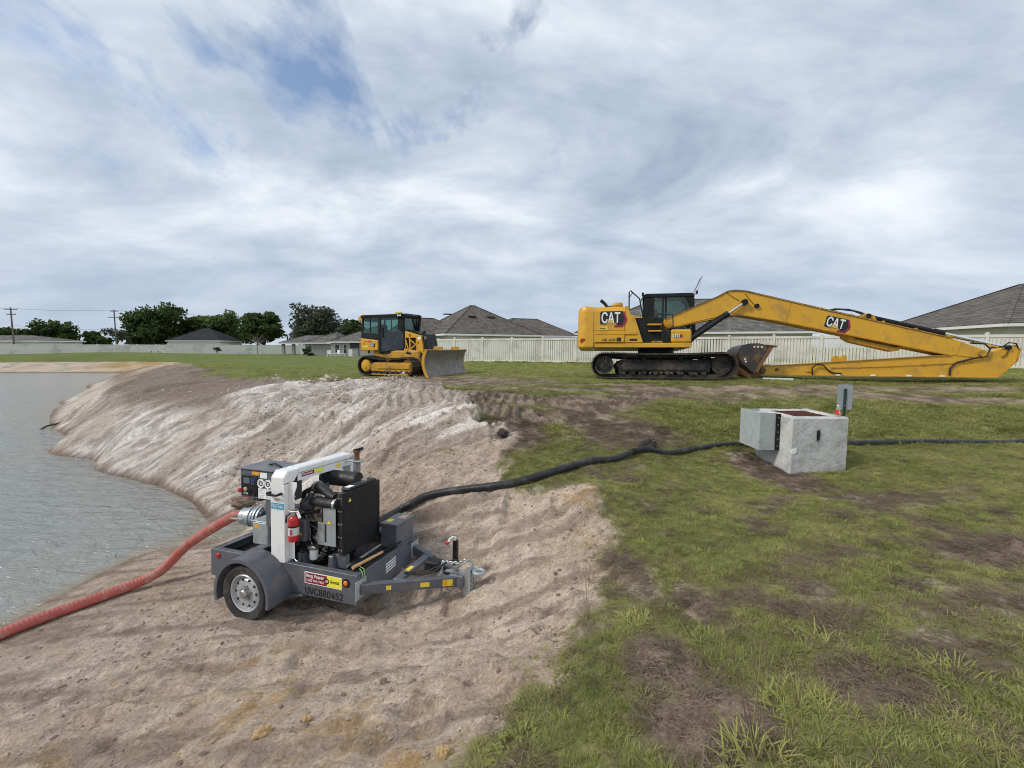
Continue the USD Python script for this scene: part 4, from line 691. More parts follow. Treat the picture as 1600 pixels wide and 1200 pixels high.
for side, (ya, yb) in (('near', (-1.69, -.90)), ('far', (.90, 1.69))):
    run_track(ex, ya, yb, ((-1.83, .375, .425), (1.86, .375, .425)), .19, .05, 3, .035)
    yo = ya if ya < 0 else yb; s = -1 if ya < 0 else 1; yi = yo - s * .16
    obj('track_frame', MB().prism([(-1.35, .16), (1.50, .16), (1.55, .40), (1.45, .58), (-1.30, .58), (-1.45, .40)], yi - s * .10, yi - s * .50, 'xz', .03), MUDB, ex)
    obj('frame_cover', MB().box((-1.25, yi - s * .05, .22), (1.42, yi - s * .10, .50), .02), MUDB, ex)
    obj('sprocket', MB().cyl((-1.83, yi, .40), (-1.83, yi - s * .5, .40), .30, 24), MUDB, ex); obj('sprocket_hub', MB().lathe([(0, 0), (.17, 0), (.21, .04), (.22, .10)], (-1.83, yi + s * .02, .40), (0, -s, 0), 24), MUDB, ex)
    obj('idler', MB().cyl((1.86, yi - s * .1, .40), (1.86, yi - s * .5, .40), .30, 24), MUDB, ex)
    for k in range(8): obj('track_roller', MB().cyl((-1.28 + k * .37, yi - s * .08, .155), (-1.28 + k * .37, yi - s * .5, .155), .085, 12), MUDB, ex)
    for xx in (-.55, .62): obj('carrier_roller', MB().cyl((xx, yi - s * .1, .63), (xx, yi - s * .45, .63), .07, 12), MUDB, ex)
obj('car_body', MB().box((-1.1, -.95, .35), (1.1, .95, .78), .05).cyl((0, 0, .78), (0, 0, .98), .62, 28), BLK, ex)
# deck and bodywork
obj('deck_frame', MB().prism([(-2.20, .98), (.92, .98), (.95, 1.02), (.95, 1.13), (-2.20, 1.13)], -1.42, 1.42, 'xz', .012), CATY, ex)
cw = []
for a in np.linspace(0, np.pi / 2, 7): cw.append((-2.42 - .33 * math.sin(a), -1.12 - .34 * math.cos(a)))
for a in np.linspace(np.pi / 2, 0, 7): cw.append((-2.42 - .33 * math.sin(a), 1.12 + .34 * math.cos(a)))
cw = [(-2.215, -1.46)] + cw + [(-2.215, 1.46)]
b = MB(); base = np.array(cw); cen = np.array([-2.215, 0.0]); secs = [(0.98, .955), (1.03, 1.0), (1.55, 1.0), (1.60, .985), (2.16, .985), (2.30, .95), (2.36, .88)]
V = []; n = len(base)
for z, k in secs: V.append(np.column_stack([cen[0] + (base[:, 0] - cen[0]) * k, base[:, 1] * (1 - (1 - k) * .35), np.full(n, z)]))
F = []
for r in range(len(secs) - 1):
    for i in range(n): j = (i + 1) % n; F += [[r * n + i, r * n + j, (r + 1) * n + j], [r * n + i, (r + 1) * n + j, (r + 1) * n + i]]
F += [[0, i + 1, i] for i in range(1, n - 1)]; o_ = (len(secs) - 1) * n; F += [[o_, o_ + i, o_ + i + 1] for i in range(1, n - 1)]
obj('counterweight', b.add(np.vstack(V), np.array(F)[:, ::-1]), CATY, ex, smooth=35)
obj('tail_marker', MB().prism([(-2.66, 1.17), (-2.45, 1.20), (-2.47, 1.27), (-2.62, 1.29)], -1.452, -1.33, 'xz'), LAMPR, ex)
obj('engine_housing', MB().prism([(-1.44, 1.14), (-1.46, 1.42), (-1.44, 1.46), (-1.44, 2.20), (-1.36, 2.34), (-1.2, 2.37), (.2, 2.37), (.2, 1.14)], -2.200, -1.185, 'yz', .0), CATY, ex)
obj('engine_cover', MB().box((-1.95, -.85, 2.375), (-1.25, .1, 2.43), .03), CATY2, ex)
obj('side_compartment', MB().prism([(-1.175, 1.14), (-.585, 1.14), (-.88, 2.03), (-.99, 2.06), (-1.10, 2.36), (-1.175, 2.37)], -1.44, -.55, 'xz', .012), CATY, ex)
obj('far_compartment', MB().box((-1.18, .21, 1.14), (-.45, 1.42, 2.2), .03), CATY, ex)
obj('access_door', MB().box((-2.17, -1.452, 1.56), (-1.21, -1.441, 2.17), .004), CATY, ex); obj('lower_panel', MB().box((-2.17, -1.466, 1.16), (-1.21, -1.455, 1.40), .004), CATY, ex)
obj('trim_strip', MB().box((-2.17, -1.475, 1.415), (-.80, -1.458, 1.50), .006), CATY, ex)
obj('grille', MB().box((-1.43, -1.470, 1.18), (-1.30, -1.467, 1.31)), DECK, ex)
for yy in (-.55, -.25): pass
obj('exhaust_stack', MB().cyl((-1.62, -.35, 2.36), (-1.62, -.35, 2.52), .11, 14).tube([(-1.75, -.8, 2.42), (-1.85, -.8, 2.55), (-1.98, -.8, 2.66)], [.05, .055, .06], 10), BLK, ex); obj('intake_cap', MB().lathe([(0, .18), (.16, .16), (.19, .08), (.15, 0), (0, 0)], (-1.40, -.85, 2.38), (0, 0, 1), 18), CATY2, ex)
obj('lifting_eye', MB().box((-2.55, -1.05, 2.36), (-2.35, -.95, 2.42), .02), RUST, ex)
cat_logo(ex, (-1.97, -1.4545, 1.80), (1, 0, 0), (0, 0, 1), .36)
obj('serial_lettering', MB().text('HBLJ02K7', .085, (-1.92, -1.4685, 1.185), (1, 0, 0), (0, 0, 1), .002, True, .50), DECK, ex)
obj('rental_label', MB().box((-2.05, -1.457, 1.57), (-1.75, -1.4535, 1.68)), LAMPY, ex); obj('label_lettering', MB().text('Rental', .05, (-2.02, -1.4595, 1.60), (1, 0, 0), (0, 0, 1), .002, True, .2), DECK, ex); obj('small_decal', MB().box((-1.02, -1.446, 1.20), (-.78, -1.4415, 1.27)), DECK, ex)
obj('recess_panel', MB().prism([(-.575, 1.14), (.0, 1.14), (.0, 1.98), (-.86, 1.98)], -1.30, -.55, 'xz', .01), BLK, ex)
for k, (xa, xb, zz) in enumerate(((-.45, -.02, 1.71), (-.42, .0, 1.50), (-.30, .05, 1.14))): obj('step', MB().box((xa, -1.42, zz), (xb, -1.1, zz + .055), .01), CATY2, ex)
obj('tool_box_black', MB().box((-.02, -1.42, 1.14), (.285, -.8, 1.56), .03), BLK, ex); obj('tool_box', MB().box((.29, -1.43, 1.135), (.93, -.75, 1.57), .05), CATY, ex)
obj('model_plate', MB().box((.35, -1.437, 1.30), (.56, -1.4315, 1.41)), DECW, ex); obj('model_number', MB().text('323', .085, (.36, -1.440, 1.31), (1, 0, 0), (0, 0, 1), .002, True, .185), DECK, ex)
obj('model_flash', MB().prism([(.57, 1.30), (.63, 1.30), (.66, 1.355), (.63, 1.41), (.57, 1.41)], -1.437, -1.4315, 'xz'), DECR, ex)
obj('handrail', MB().tube([(-1.04, -1.25, 2.05), (-1.05, -1.25, 2.84), (-1.01, -1.25, 2.90), (-.71, -1.25, 2.62), (-.60, -1.25, 2.05)], .022, 8).tube([(-1.04, -1.25, 2.68), (-.93, -1.25, 2.83)], .016, 6), BLK, ex)
obj('handrail', MB().tube([(-.15, -1.3, 1.95), (-.13, -1.3, 2.10), (.35, -1.3, 2.08), (.38, -1.3, 1.6)], .02, 8).tube([(-.33, -1.3, 1.85), (-.12, -1.3, 2.08)], .02, 8), BLK, ex); obj('grab_post', MB().tube([(.04, -1.3, 1.5), (.04, -1.3, 2.62)], .030, 8), BLK, ex)
# cab
y0, y1 = .48, 1.46
cabp = [(-.42, 1.14), (1.30, 1.14), (1.47, 1.62), (1.36, 2.99), (1.28, 3.05), (-.33, 3.05), (-.45, 2.2)]
obj('cab_roof', MB().prism([(-.42, 2.93), (1.38, 2.93), (1.38, 3.01), (1.30, 3.075), (-.33, 3.075), (-.42, 3.01)], y0 - .02, y1 + .02, 'xz', .02), BLK, ex)
obj('cab_base', MB().prism([(-.42, 1.14), (1.30, 1.14), (1.46, 1.62), (1.44, 1.70), (-.44, 1.70)], y0, y1, 'xz', .02), BLK, ex)
for yy in (y0, y1 - .09):
    obj('cab_pillar', MB().prism([(-.44, 1.70), (-.10, 1.70), (-.02, 2.2), (-.02, 2.93), (-.36, 2.93), (-.46, 2.3)], yy, yy + .09, 'xz', .01), BLK, ex); obj('cab_pillar', MB().prism([(1.31, 1.70), (1.45, 1.70), (1.38, 2.93), (1.06, 2.93), (1.20, 2.75), (1.28, 2.4)], yy, yy + .09, 'xz', .01), BLK, ex)
    obj('cab_pillar', MB().box((.36, yy + .02, 1.70), (.43, yy + .07, 2.93), .01), BLK, ex); obj('side_glass', MB().prism([(-.06, 1.70), (1.30, 1.70), (1.25, 2.55), (1.08, 2.93), (-.02, 2.93)], yy + .035, yy + .045, 'xz'), GLASS, ex)
obj('front_glass', MB().bar((1.43, .97, 1.70), (1.355, .97, 2.93), .8, .010, up=(1, 0, 0)), GLASS, ex); obj('rear_glass', MB().box((-.43, y0 + .12, 1.95), (-.42, y1 - .12, 2.90)), GLASS, ex)
obj('seat', MB().box((.10, .75, 1.55), (.62, 1.2, 1.72), .05).box((.0, .75, 1.72), (.16, 1.2, 2.35), .06).box((.02, .85, 2.35), (.14, 1.1, 2.58), .04), SEATM, ex); obj('console', MB().box((.15, .6, 1.7), (.75, .72, 1.95), .03).bar((.7, .66, 1.9), (.74, .66, 2.15), .03, .03).box((.98, .6, 2.0), (1.05, .80, 2.28), .02), SEATM, ex)
obj('mirror', MB().box((-.47, y0 - .06, 2.98), (-.40, y0 + .06, 3.12), .01).bar((-.42, y0, 3.0), (-.35, y0, 3.03), .02, .02), BLK, ex); obj('mirror', MB().box((1.42, y0 - .10, 3.02), (1.48, y0 + .04, 3.15), .02).bar((1.36, y0, 3.0), (1.45, y0, 3.05), .02, .02), BLK, ex); obj('work_lamp', MB().box((1.39, y0 + .1, 2.55), (1.47, y0 + .22, 2.66), .02), DECW, ex)
# boom, arm, bucket
BOOM = [(.18, 1.70), (.30, 1.66), (.44, 1.73), (1.20, 1.90), (1.84, 2.04), (2.23, 2.105), (2.60, 2.135), (3.61, 1.955), (4.6, 1.73), (5.92, 1.425), (8.70, .79), (9.42, .70), (9.60, .76), (9.66, .87), (9.50, .98), (8.71, 1.30), (5.21, 2.22), (3.40, 2.715), (2.80, 2.875), (2.48, 2.915), (2.20, 2.885), (1.90, 2.72), (.95, 2.33), (.20, 1.97), (.12, 1.84)]
obj('boom', MB().prism(BOOM, -.60, -.10, 'xz', .006), CATY, ex)
tp = [(.20, 1.985), (1.90, 2.735), (2.20, 2.90), (2.48, 2.93), (2.80, 2.89), (3.40, 2.73), (5.21, 2.235), (8.71, 1.315)]
for p, q in zip(tp[:-1], tp[1:]): obj('boom_top_plate', MB().bar((p[0], -.35, p[1]), (q[0], -.35, q[1]), .56, .022), CATY2, ex)
tb = [(.44, 1.71), (2.23, 2.085), (2.60, 2.118), (3.61, 1.937), (5.92, 1.407), (8.70, .772)]
for p, q in zip(tb[:-1], tb[1:]): obj('boom_bottom_plate', MB().bar((p[0], -.35, p[1]), (q[0], -.35, q[1]), .55, .022), CATY2, ex)
obj('boom_seam', MB().bar((4.02, -.604, 1.87), (4.16, -.604, 2.50), .004, .03), CATY2, ex); obj('boom_seam', MB().bar((8.85, -.604, .80), (9.0, -.604, 1.19), .004, .03), CATY2, ex)
obj('boom_pin', MB().cyl((.28, -.72, 1.82), (.28, .02, 1.82), .12, 20).cyl((.28, -.74, 1.82), (.28, -.72, 1.82), .06, 14), CATY2, ex); obj('boom_pin', MB().cyl((2.72, -.76, 2.52), (2.72, .06, 2.52), .10, 18), BLK, ex); obj('boom_pin', MB().cyl((3.12, -.66, 2.40), (3.12, -.60, 2.40), .075, 14), BLK, ex); obj('boom_pin', MB().cyl((9.50, -.68, .84), (9.50, -.02, .84), .10, 18), CATY2, ex)
for yy in (-.70, .0):
    d = np.array([2.72 - 1.05, 0, 2.52 - 1.30]); L = np.linalg.norm(d); d /= L; p0 = np.array([1.05, yy, 1.30]); a = obj('boom_cylinder', MB().cyl(p0, p0 + d * 1.42, .085, 18).cyl(p0 + d * 1.30, p0 + d * 1.45, .105, 18).cyl(p0 - [0, .06, 0], p0 + [0, .06, 0], .10, 14).tube([p0 + d * .1 + [0, 0, .11], p0 + d * 1.1 + [0, 0, .12], p0 + d * 1.4 + [0, 0, .07]], .022, 6), BLK, ex)
    obj('cylinder_rod', MB().cyl(p0 + d * 1.45, p0 + d * L, .05, 16), CHROME, a)
cat_logo(ex, (5.18, -.6035, 1.74), (.968, 0, -.250), (.250, 0, .968), .31)
obj('cylinder_bracket', MB().prism([(6.20, 1.955), (6.75, 1.81), (6.62, 2.06), (6.44, 2.13), (6.32, 2.08)], -.52, -.18, 'xz', .01), CATY2, ex)
p0, p1 = np.array([6.46, -.35, 2.04]), np.array([10.16, -.35, 1.07]); d = (p1 - p0) / np.linalg.norm(p1 - p0)
a = obj('arm_cylinder', MB().cyl(p0, p0 + d * 2.12, .085, 20).cyl(p0 + d * 1.98, p0 + d * 2.25, .108, 20).cyl(p0 - [0, .2, 0], p0 + [0, .2, 0], .07, 14), BLK, ex); obj('cylinder_rod', MB().cyl(p0 + d * 2.25, p1, .058, 16), CHROME, a)
obj('hydraulic_line', MB().tube([(5.35, -.25, 2.25), (5.6, -.3, 2.31), (6.0, -.3, 2.28), (6.35, -.3, 2.18), (6.5, -.42, 2.06)], .024, 8).tube([(5.35, -.32, 2.24), (5.7, -.36, 2.28), (6.1, -.36, 2.22), (6.5, -.44, 2.02)], .02, 8), HOSEB, ex)
for k in range(5): obj('line_clamp', MB().box((5.0 + k * .9, -.62, 2.27 - k * .2325), (5.08 + k * .9, -.50, 2.33 - k * .2325), .008), CATY2, ex)
obj('hydraulic_line', MB().tube([(.5, -.62, 2.13), (1.9, -.62, 2.745), (2.2, -.62, 2.915), (2.48, -.62, 2.945), (2.8, -.62, 2.905), (5.3, -.58, 2.235), (8.6, -.58, 1.365), (9.3, -.58, 1.20)], .016, 6), HOSEB, ex)
obj('boom_valve_lines', MB().tube([(2.18, -.605, 2.86), (2.42, -.61, 2.68), (2.58, -.61, 2.58)], .010, 5).tube([(2.75, -.605, 2.82), (2.90, -.61, 2.62), (3.06, -.61, 2.43)], .010, 5), BLK, ex)
obj('link_bar', MB().prism([(5.80, 1.455), (6.05, 1.395), (6.15, 1.29), (7.25, 1.03), (7.45, 1.06), (7.36, .93), (7.20, .90), (6.02, 1.20), (5.82, 1.32)], -.50, -.20, 'xz', .01), CATY2, ex)
STK = [(3.30, .12), (9.93, .10), (10.42, .62), (10.48, 1.00), (10.40, 1.10), (10.28, 1.09), (9.85, .92), (9.40, .83), (8.70, .79), (6.0, .585), (3.35, .385), (3.15, .33), (3.12, .18)]
obj('stick', MB().prism(STK, -.58, -.12, 'xz', .006), CATY, ex)
for p, q in zip([(3.35, .393), (6.0, .593)], [(6.0, .593), (8.70, .795)]): obj('stick_top_plate', MB().bar((p[0], -.35, p[1]), (q[0], -.35, q[1]), .54, .02), CATY2, ex)
obj('stick_bottom_plate', MB().box((3.3, -.62, .092), (9.93, -.08, .112)), CATY2, ex)
obj('stick_end_plate', MB().bar((9.94, -.35, .095), (10.435, -.35, .62), .52, .02).bar((10.435, -.35, .62), (10.50, -.35, 1.0), .52, .02), CATY2, ex)
obj('lifting_lug', MB().prism([(5.55, .56), (5.95, .59), (5.95, .74), (5.90, .78), (5.82, .78), (5.76, .70), (5.70, .70), (5.66, .76), (5.58, .76), (5.54, .70)], -.40, -.30, 'xz', .008), CATY2, ex)
obj('stick_pin', MB().cyl((3.36, -.66, .25), (3.36, -.04, .25), .085, 16), RUST, ex); obj('stick_pin', MB().cyl((3.80, -.62, .29), (3.80, -.58, .29), .05, 12), RUST, ex); obj('stick_pin', MB().cyl((10.18, -.64, 1.02), (10.18, -.06, 1.02), .07, 14), BLK, ex)
obj('hydraulic_line', MB().tube([(4.85, -.63, .12), (4.82, -.66, .35), (4.95, -.66, .47), (5.15, -.66, .44), (5.30, -.64, .28), (5.45, -.61, .20), (5.7, -.61, .18)], .022, 8), HOSEB, ex); obj('hydraulic_line', MB().tube([(9.2, -.60, 1.16), (9.55, -.64, 1.13), (9.68, -.66, .98), (9.60, -.66, .76), (9.2, -.63, .66), (8.85, -.61, .55), (8.70, -.61, .38), (8.68, -.61, .15)], .026, 8), HOSEB, ex)
obj('hydraulic_line', MB().tube([(10.0, -.62, 1.02), (10.18, -.62, 1.17), (10.36, -.62, 1.14), (10.42, -.62, 1.0)], .02, 8).tube([(10.2, -.61, .98), (10.14, -.61, .80), (10.02, -.61, .72)], .014, 6), HOSEB, ex); obj('hydraulic_line', MB().tube([(5.4, -.60, .36), (6.6, -.60, .40), (8.3, -.60, .50), (9.3, -.60, .58)], .011, 6), CATY2, ex)
for k, (xx, zz) in enumerate(((5.42, .36), (6.2, .39), (7.1, .43), (8.0, .48), (9.1, .565))): obj('line_clamp', MB().box((xx - .03, -.615, zz - .035), (xx + .03, -.581, zz + .035), .006), CATY2, ex)
for xx in (5.6, 6.6, 7.6, 8.5): obj('frame_tab', MB().box((xx - .06, -.635, .105), (xx + .06, -.58, .15), .006), DECW, ex)
obj('size_decal', MB().text('P32', .075, (4.05, -.583, .245), (1, 0, 0), (0, 0, 1), .002, True, .17), LAMPY, ex); obj('grab_handle', MB().box((4.66, -.62, .22), (4.82, -.58, .27), .012), CATY2, ex)
obj('bucket_link', MB().prism([(2.86, .05), (3.05, .02), (3.42, .14), (3.42, .34), (3.2, .40), (3.0, .30)], -.62, -.08, 'xz', .01), RUST, ex)
BK = [(3.42, 1.06), (3.05, 1.14), (2.80, 1.13), (2.62, 1.07), (2.50, .95), (2.45, .80), (2.50, .62), (2.62, .45), (2.80, .28), (2.96, .14)]; ins = [(x + (2.95 - x) * .05, z + (.75 - z) * .05) for x, z in BK]
obj('bucket_shell', MB().prism(BK + ins[::-1], -1.02, .32, 'xz'), BUCK, ex, smooth=40)
for yy in (-1.02, .29): obj('bucket_side', MB().prism(BK + [(3.06, .20)], yy, yy + .03, 'xz'), BUCK, ex)
obj('bucket_lip', MB().bar((3.36, -.35, 1.075), (3.62, -.35, 1.03), 1.42, .035), RUST, ex); obj('side_cutter', MB().bar((3.46, -1.035, 1.02), (3.02, -1.035, .20), .10, .03, up=(0, 1, 0)), RUST, ex)
obj('drain_holes', MB().cyl((2.95, -1.022, 1.02), (2.95, -1.03, 1.02), .028, 10).cyl((3.06, -1.022, 1.02), (3.06, -1.03, 1.02), .028, 10).cyl((3.17, -1.022, 1.01), (3.17, -1.03, 1.01), .028, 10).cyl((2.68, -1.022, .62), (2.68, -1.03, .62), .028, 10).cyl((2.70, -1.022, .54), (2.70, -1.03, .54), .028, 10), DECW, ex)
obj('bucket_ear', MB().prism([(2.72, .30), (2.55, .42), (2.66, .10), (2.95, .0), (3.05, .12)], -.66, -.04, 'xz', .01), RUST, ex)
# ------------------------------------------------------------------ bulldozer
dz = thing('bulldozer', 'yellow crawler dozer with enclosed black cab and angled front blade', 'bulldozer', (-4.80, 19.40, -.06), R=rot(math.radians(-22)) @ np.diag([.93, 1, 1]))
def taper(m):
    v, f = m.arrays(); v = v.copy(); v[:, 1] *= 1 - .34 * np.clip((v[:, 0] + .72) / 1.1, 0, 1); return v, f
for s in (-1, 1):
    yo = s * 1.27; yi = s * .66
    run_track(dz, min(yo, yi), max(yo, yi), ((-1.21, .435, .40), (1.06, .40, .37)), .175, .09, 1, .03)
    f = lambda a: s * a
    obj('track_frame', MB().prism([(-.92, .20), (1.18, .17), (1.30, .30), (1.28, .56), (.4, .60), (-.75, .58), (-.95, .48)], f(1.18), f(.75), 'xz', .02), CATY2, dz); obj('frame_guard', MB().box((-.55, f(1.225), .32), (1.22, f(1.185), .53), .012), CATY2, dz)
    for k in range(7): obj('track_roller', MB().cyl((-.75 + k * .30, f(1.2), .155), (-.75 + k * .30, f(.75), .155), .085, 12), MUDB, dz)
    obj('roller_guard', MB().box((-.88, f(1.21), .04), (1.15, f(1.16), .10), .01), CATY2, dz)
    obj('sprocket', MB().cyl((-1.21, f(1.12), .435), (-1.21, f(.8), .435), .36, 22), BLK, dz); hub = obj('sprocket_hub', MB().lathe([(0, .0), (.10, .0), (.12, .03), (.22, .04), (.26, .08), (.27, .16)], (-1.21, f(1.27), .435), (0, -s, 0), 26), CATY, dz)
    for k in range(8): obj('hub_bolt', MB().cyl((-1.21 + .19 * math.cos(k * .785), f(1.245), .435 + .19 * math.sin(k * .785)), (-1.21 + .19 * math.cos(k * .785), f(1.225), .435 + .19 * math.sin(k * .785)), .018, 6), CATY2, hub)
    obj('idler', MB().cyl((1.06, f(1.12), .40), (1.06, f(.8), .40), .32, 22), CATY2, dz); obj('carrier_roller', MB().cyl((.02, f(1.2), .70), (.02, f(.8), .70), .075, 14), CATY2, dz)
obj('main_case', MB().box((-1.3, -.62, .42), (1.3, .62, 1.08), .04), CATY2, dz)
obj('rear_tank', MB().prism([(-1.88, 1.08), (-.84, 1.08), (-.84, 1.52), (-1.86, 1.62)], -.78, .78, 'xz', .03), CATY, dz)
cat_logo(dz, (-1.30, -.7835, 1.27), (1, 0, 0), (0, 0, 1), .13); obj('tank_decal', MB().text('57-NX02', .06, (-1.62, -.7835, 1.44), (1, 0, 0), (0, 0, 1), .002, True, .42), DECR, dz); obj('rental_label', MB().box((-1.72, -.784, 1.22), (-1.42, -.7815, 1.30)), LAMPY, dz); obj('tail_marker', MB().box((-1.68, -.786, 1.34), (-1.62, -.7815, 1.40)), LAMPR, dz)
for yy in (-.76, .70):
    obj('cab_pillar', taper(MB().prism([(-1.84, 1.62), (-1.74, 1.62), (-1.66, 2.5), (-1.76, 2.5)], yy, yy + .06, 'xz', .01)), BLK, dz); obj('cab_pillar', taper(MB().prism([(-.84, 1.0), (-.70, 1.0), (-.68, 2.5), (-.82, 2.5)], yy - .01, yy + .06, 'xz', .01)), BLK, dz); obj('cab_pillar', taper(MB().prism([(.34, 1.15), (.46, 1.2), (.47, 1.98), (.42, 2.5), (.28, 2.5), (.36, 1.98)], yy - .01, yy + .06, 'xz', .01)), BLK, dz)
    obj('cab_sill', taper(MB().prism([(-1.84, 1.62), (-.78, 1.52), (-.78, 1.80), (-1.80, 1.86)], yy + .005, yy + .05, 'xz', .006)), BLK, dz)
    obj('side_glass', taper(MB().prism([(-1.76, 1.70), (-.80, 1.62), (-.80, 2.5), (-1.70, 2.5)], yy + .02, yy + .03, 'xz')), GLASS, dz); obj('glass_divider', taper(MB().box((-1.30, yy + .005, 1.78), (-1.27, yy + .045, 2.5))), BLK, dz)
    dr = obj('cab_door', taper(MB().prism([(-.70, 1.02), (.36, 1.15), (.36, 1.92), (-.70, 1.92)], yy + .01, yy + .05, 'xz', .008)), mat('tinted_door', (.028, .038, .048), .22, var=.25, vs=1.5, dirt=(.10, .10, .095), dirt_amt=.3), dz); obj('door_glass', taper(MB().prism([(-.68, 1.92), (.34, 1.92), (.36, 2.1), (.12, 2.5), (-.68, 2.5)], yy + .02, yy + .03, 'xz')), GLASS, dr); obj('door_frame', taper(MB().bar((.37, yy + .02, 1.93), (.12, yy + .02, 2.5), .05, .09, up=(0, 1, 0))), BLK, dr); obj('door_handle', taper(MB().box((-.62, yy - .03, 1.65), (-.56, yy + .01, 2.05), .01)), BLK, dr)
obj('cab_roof', taper(MB().prism([(-1.82, 2.5), (.55, 2.5), (.60, 2.58), (.55, 2.66), (-1.74, 2.62)], -.82, .82, 'xz', .02)), BLK, dz)
obj('cab_base', taper(MB().box((-.84, -.74, .95), (.36, .74, 1.15), .03)), BLK, dz); obj('front_glass', taper(MB().box((.40, -.62, 1.75), (.41, .62, 2.48))), GLASS, dz); obj('rear_glass', MB().box((-1.74, -.62, 1.66), (-1.73, .62, 2.48)), GLASS, dz); obj('front_post', taper(MB().prism([(.46, 1.9), (.56, 1.9), (.66, 2.62), (.54, 2.64)], .62, .78, 'xz', .01)), BLK, dz)
obj('seat', MB().box((-1.2, -.3, 1.15), (-.6, .3, 1.6), .05).box((-1.32, -.28, 1.6), (-1.12, .28, 2.25), .06), SEATM, dz)
obj('air_unit', MB().prism([(-2.12, 2.38), (-1.78, 2.38), (-1.78, 2.66), (-2.0, 2.64), (-2.14, 2.54)], -.62, .62, 'xz', .03), CATY, dz); obj('beacon_bar', MB().box((.12, -.75, 2.66), (.40, -.55, 2.72), .01), LAMPY, dz)
lp = obj('work_lamp', taper(MB().box((.30, -.84, 2.48), (.56, -.76, 2.64), .02)), BLK, dz)
for xx in (.37, .49): obj('lens', MB().cyl((xx, -.845, 2.56), (xx, -.855, 2.56), .04, 12), DECW, lp)
obj('mirror', taper(MB().prism([(.12, 2.0), (.30, 1.92), (.42, 2.1), (.40, 2.35), (.16, 2.45)], -.80, -.77, 'xz', .005)), BLK, dz)
obj('hood', MB().prism([(.40, 1.93), (1.34, 1.70), (1.36, 1.62), (.40, 1.62)], -.50, .50, 'xz', .015), CATY, dz); obj('hood_top', MB().prism([(.45, 1.95), (1.30, 1.745), (1.30, 1.775), (.45, 1.99)], -.36, .36, 'xz', .008), BLK, dz)
obj('engine_core', MB().box((.42, -.40, .85), (1.36, .40, 1.64)), mat('dark_engine', (.035, .03, .025), .7, var=.4, vs=5), dz)  # engine core in a mottled, near black brown
sp = MB()
for p, q, w in (((.44, 1.06), (.44, 1.66), .08), ((.44, 1.12), (1.36, .98), .10), ((.46, 1.62), (.62, 1.12), .05), ((.72, 1.10), (.70, 1.62), .06), ((.72, 1.56), (1.02, 1.34), .045), ((.74, 1.14), (1.02, 1.34), .045), ((1.02, 1.34), (1.10, 1.34), .05), ((1.10, 1.0), (1.08, 1.64), .06)):
    sp.bar((p[0], -.485, p[1]), (q[0], -.485, q[1]), .03, w)
obj('side_guard', sp, CATY, dz); obj('side_panel', MB().prism([(1.10, .80), (1.48, .80), (1.34, 1.66), (1.08, 1.70)], -.50, .50, 'xz', .012), CATY, dz); obj('latch', MB().box((1.14, -.508, 1.38), (1.2, -.501, 1.44)), DECK, dz); obj('panel_decal', MB().box((1.20, -.504, .86), (1.40, -.5005, .98)), DECK, dz); obj('white_decal', MB().box((1.14, -.504, 1.55), (1.33, -.5005, 1.66)), DECW, dz); obj('number_decal', MB().text('D5', .10, (.66, -.504, 1.70), (.97, 0, -.24), (.24, 0, .97), .002, True, .12), DECK, dz)
gr = obj('radiator_guard', MB().prism([(1.49, .88), (1.68, .88), (1.50, 1.76), (1.44, 1.80), (1.36, 1.76)], -.44, .44, 'xz', .03), BLK, dz)
for k in range(7): obj('guard_slat', MB().box((-.004, -.38 + k * .125 - .01, 0), (.012, -.38 + k * .125 + .03, .80), R=rot(0, -.229), at=np.zeros(3)).arrays() and (MB().box((-.004, -.38 + k * .125 - .02, 0), (.012, -.38 + k * .125 + .03, .80)).arrays()[0] @ rot(0, -.229).T + [1.665, 0, .90], _BOX_F), BLK, gr)
obj('exhaust', MB().tube([(1.30, -.25, 1.72), (1.30, -.25, 1.86), (1.38, -.25, 1.90)], [.07, .07, .06], 12), BLK, dz)
obj('dirty_plate', MB().box((1.50, -.516, 1.55), (1.62, -.501, 1.68), .004), STEEL, dz)
# blade and push arms
for s in (-1, 1):
    obj('push_arm', MB().bar((.75, s * .58, .55), (2.1, s * .58, .42), .14, .20, .02), CATY2, dz); c0, c1 = np.array([.62, s * .60, 1.0]), np.array([1.95, s * .42, .70]); d = c1 - c0
    a = obj('lift_cylinder', MB().cyl(c0, c0 + d * .55, .06, 14).lathe([(0, 0), (.10, 0), (.10, .14), (0, .14)], c0 - [0, s * .02, 0], (0, -s, 0), 14), BLK, dz); obj('cylinder_rod', MB().cyl(c0 + d * .55, c1, .035, 12), CHROME, a)
prof = [(2.50, .02), (2.40, .16), (2.315, .36), (2.28, .58), (2.30, .80), (2.37, .98), (2.45, 1.10)]; back = [(x - .07, z) for x, z in prof][::-1]
YA = .05
sk = lambda v: (np.column_stack([v[0][:, 0] + YA * v[0][:, 1], v[0][:, 1], v[0][:, 2]]), v[1])
obj('moldboard', sk(MB().prism(prof + back, -1.50, 1.45, 'xz').arrays()), STEEL, dz, smooth=50)
for yy, e in ((-1.545, .04), (1.455, .04)): obj('blade_end', sk(MB().prism([(2.515, .0)] + prof[1:] + [(2.47, 1.13), (2.30, 1.10)] + [(x - .05, z) for x, z in back], yy, yy + e, 'xz').arrays()), CATY2, dz)
obj('blade_top', sk(MB().prism([(2.28, 1.105), (2.48, 1.105), (2.47, 1.135), (2.28, 1.135)], -1.5, 1.45, 'xz').arrays()), CATY2, dz); obj('cutting_edge', sk(MB().prism([(2.52, -.02), (2.46, .10), (2.44, .10), (2.49, -.02)], -1.5, 1.45, 'xz').arrays()), STEEL, dz)
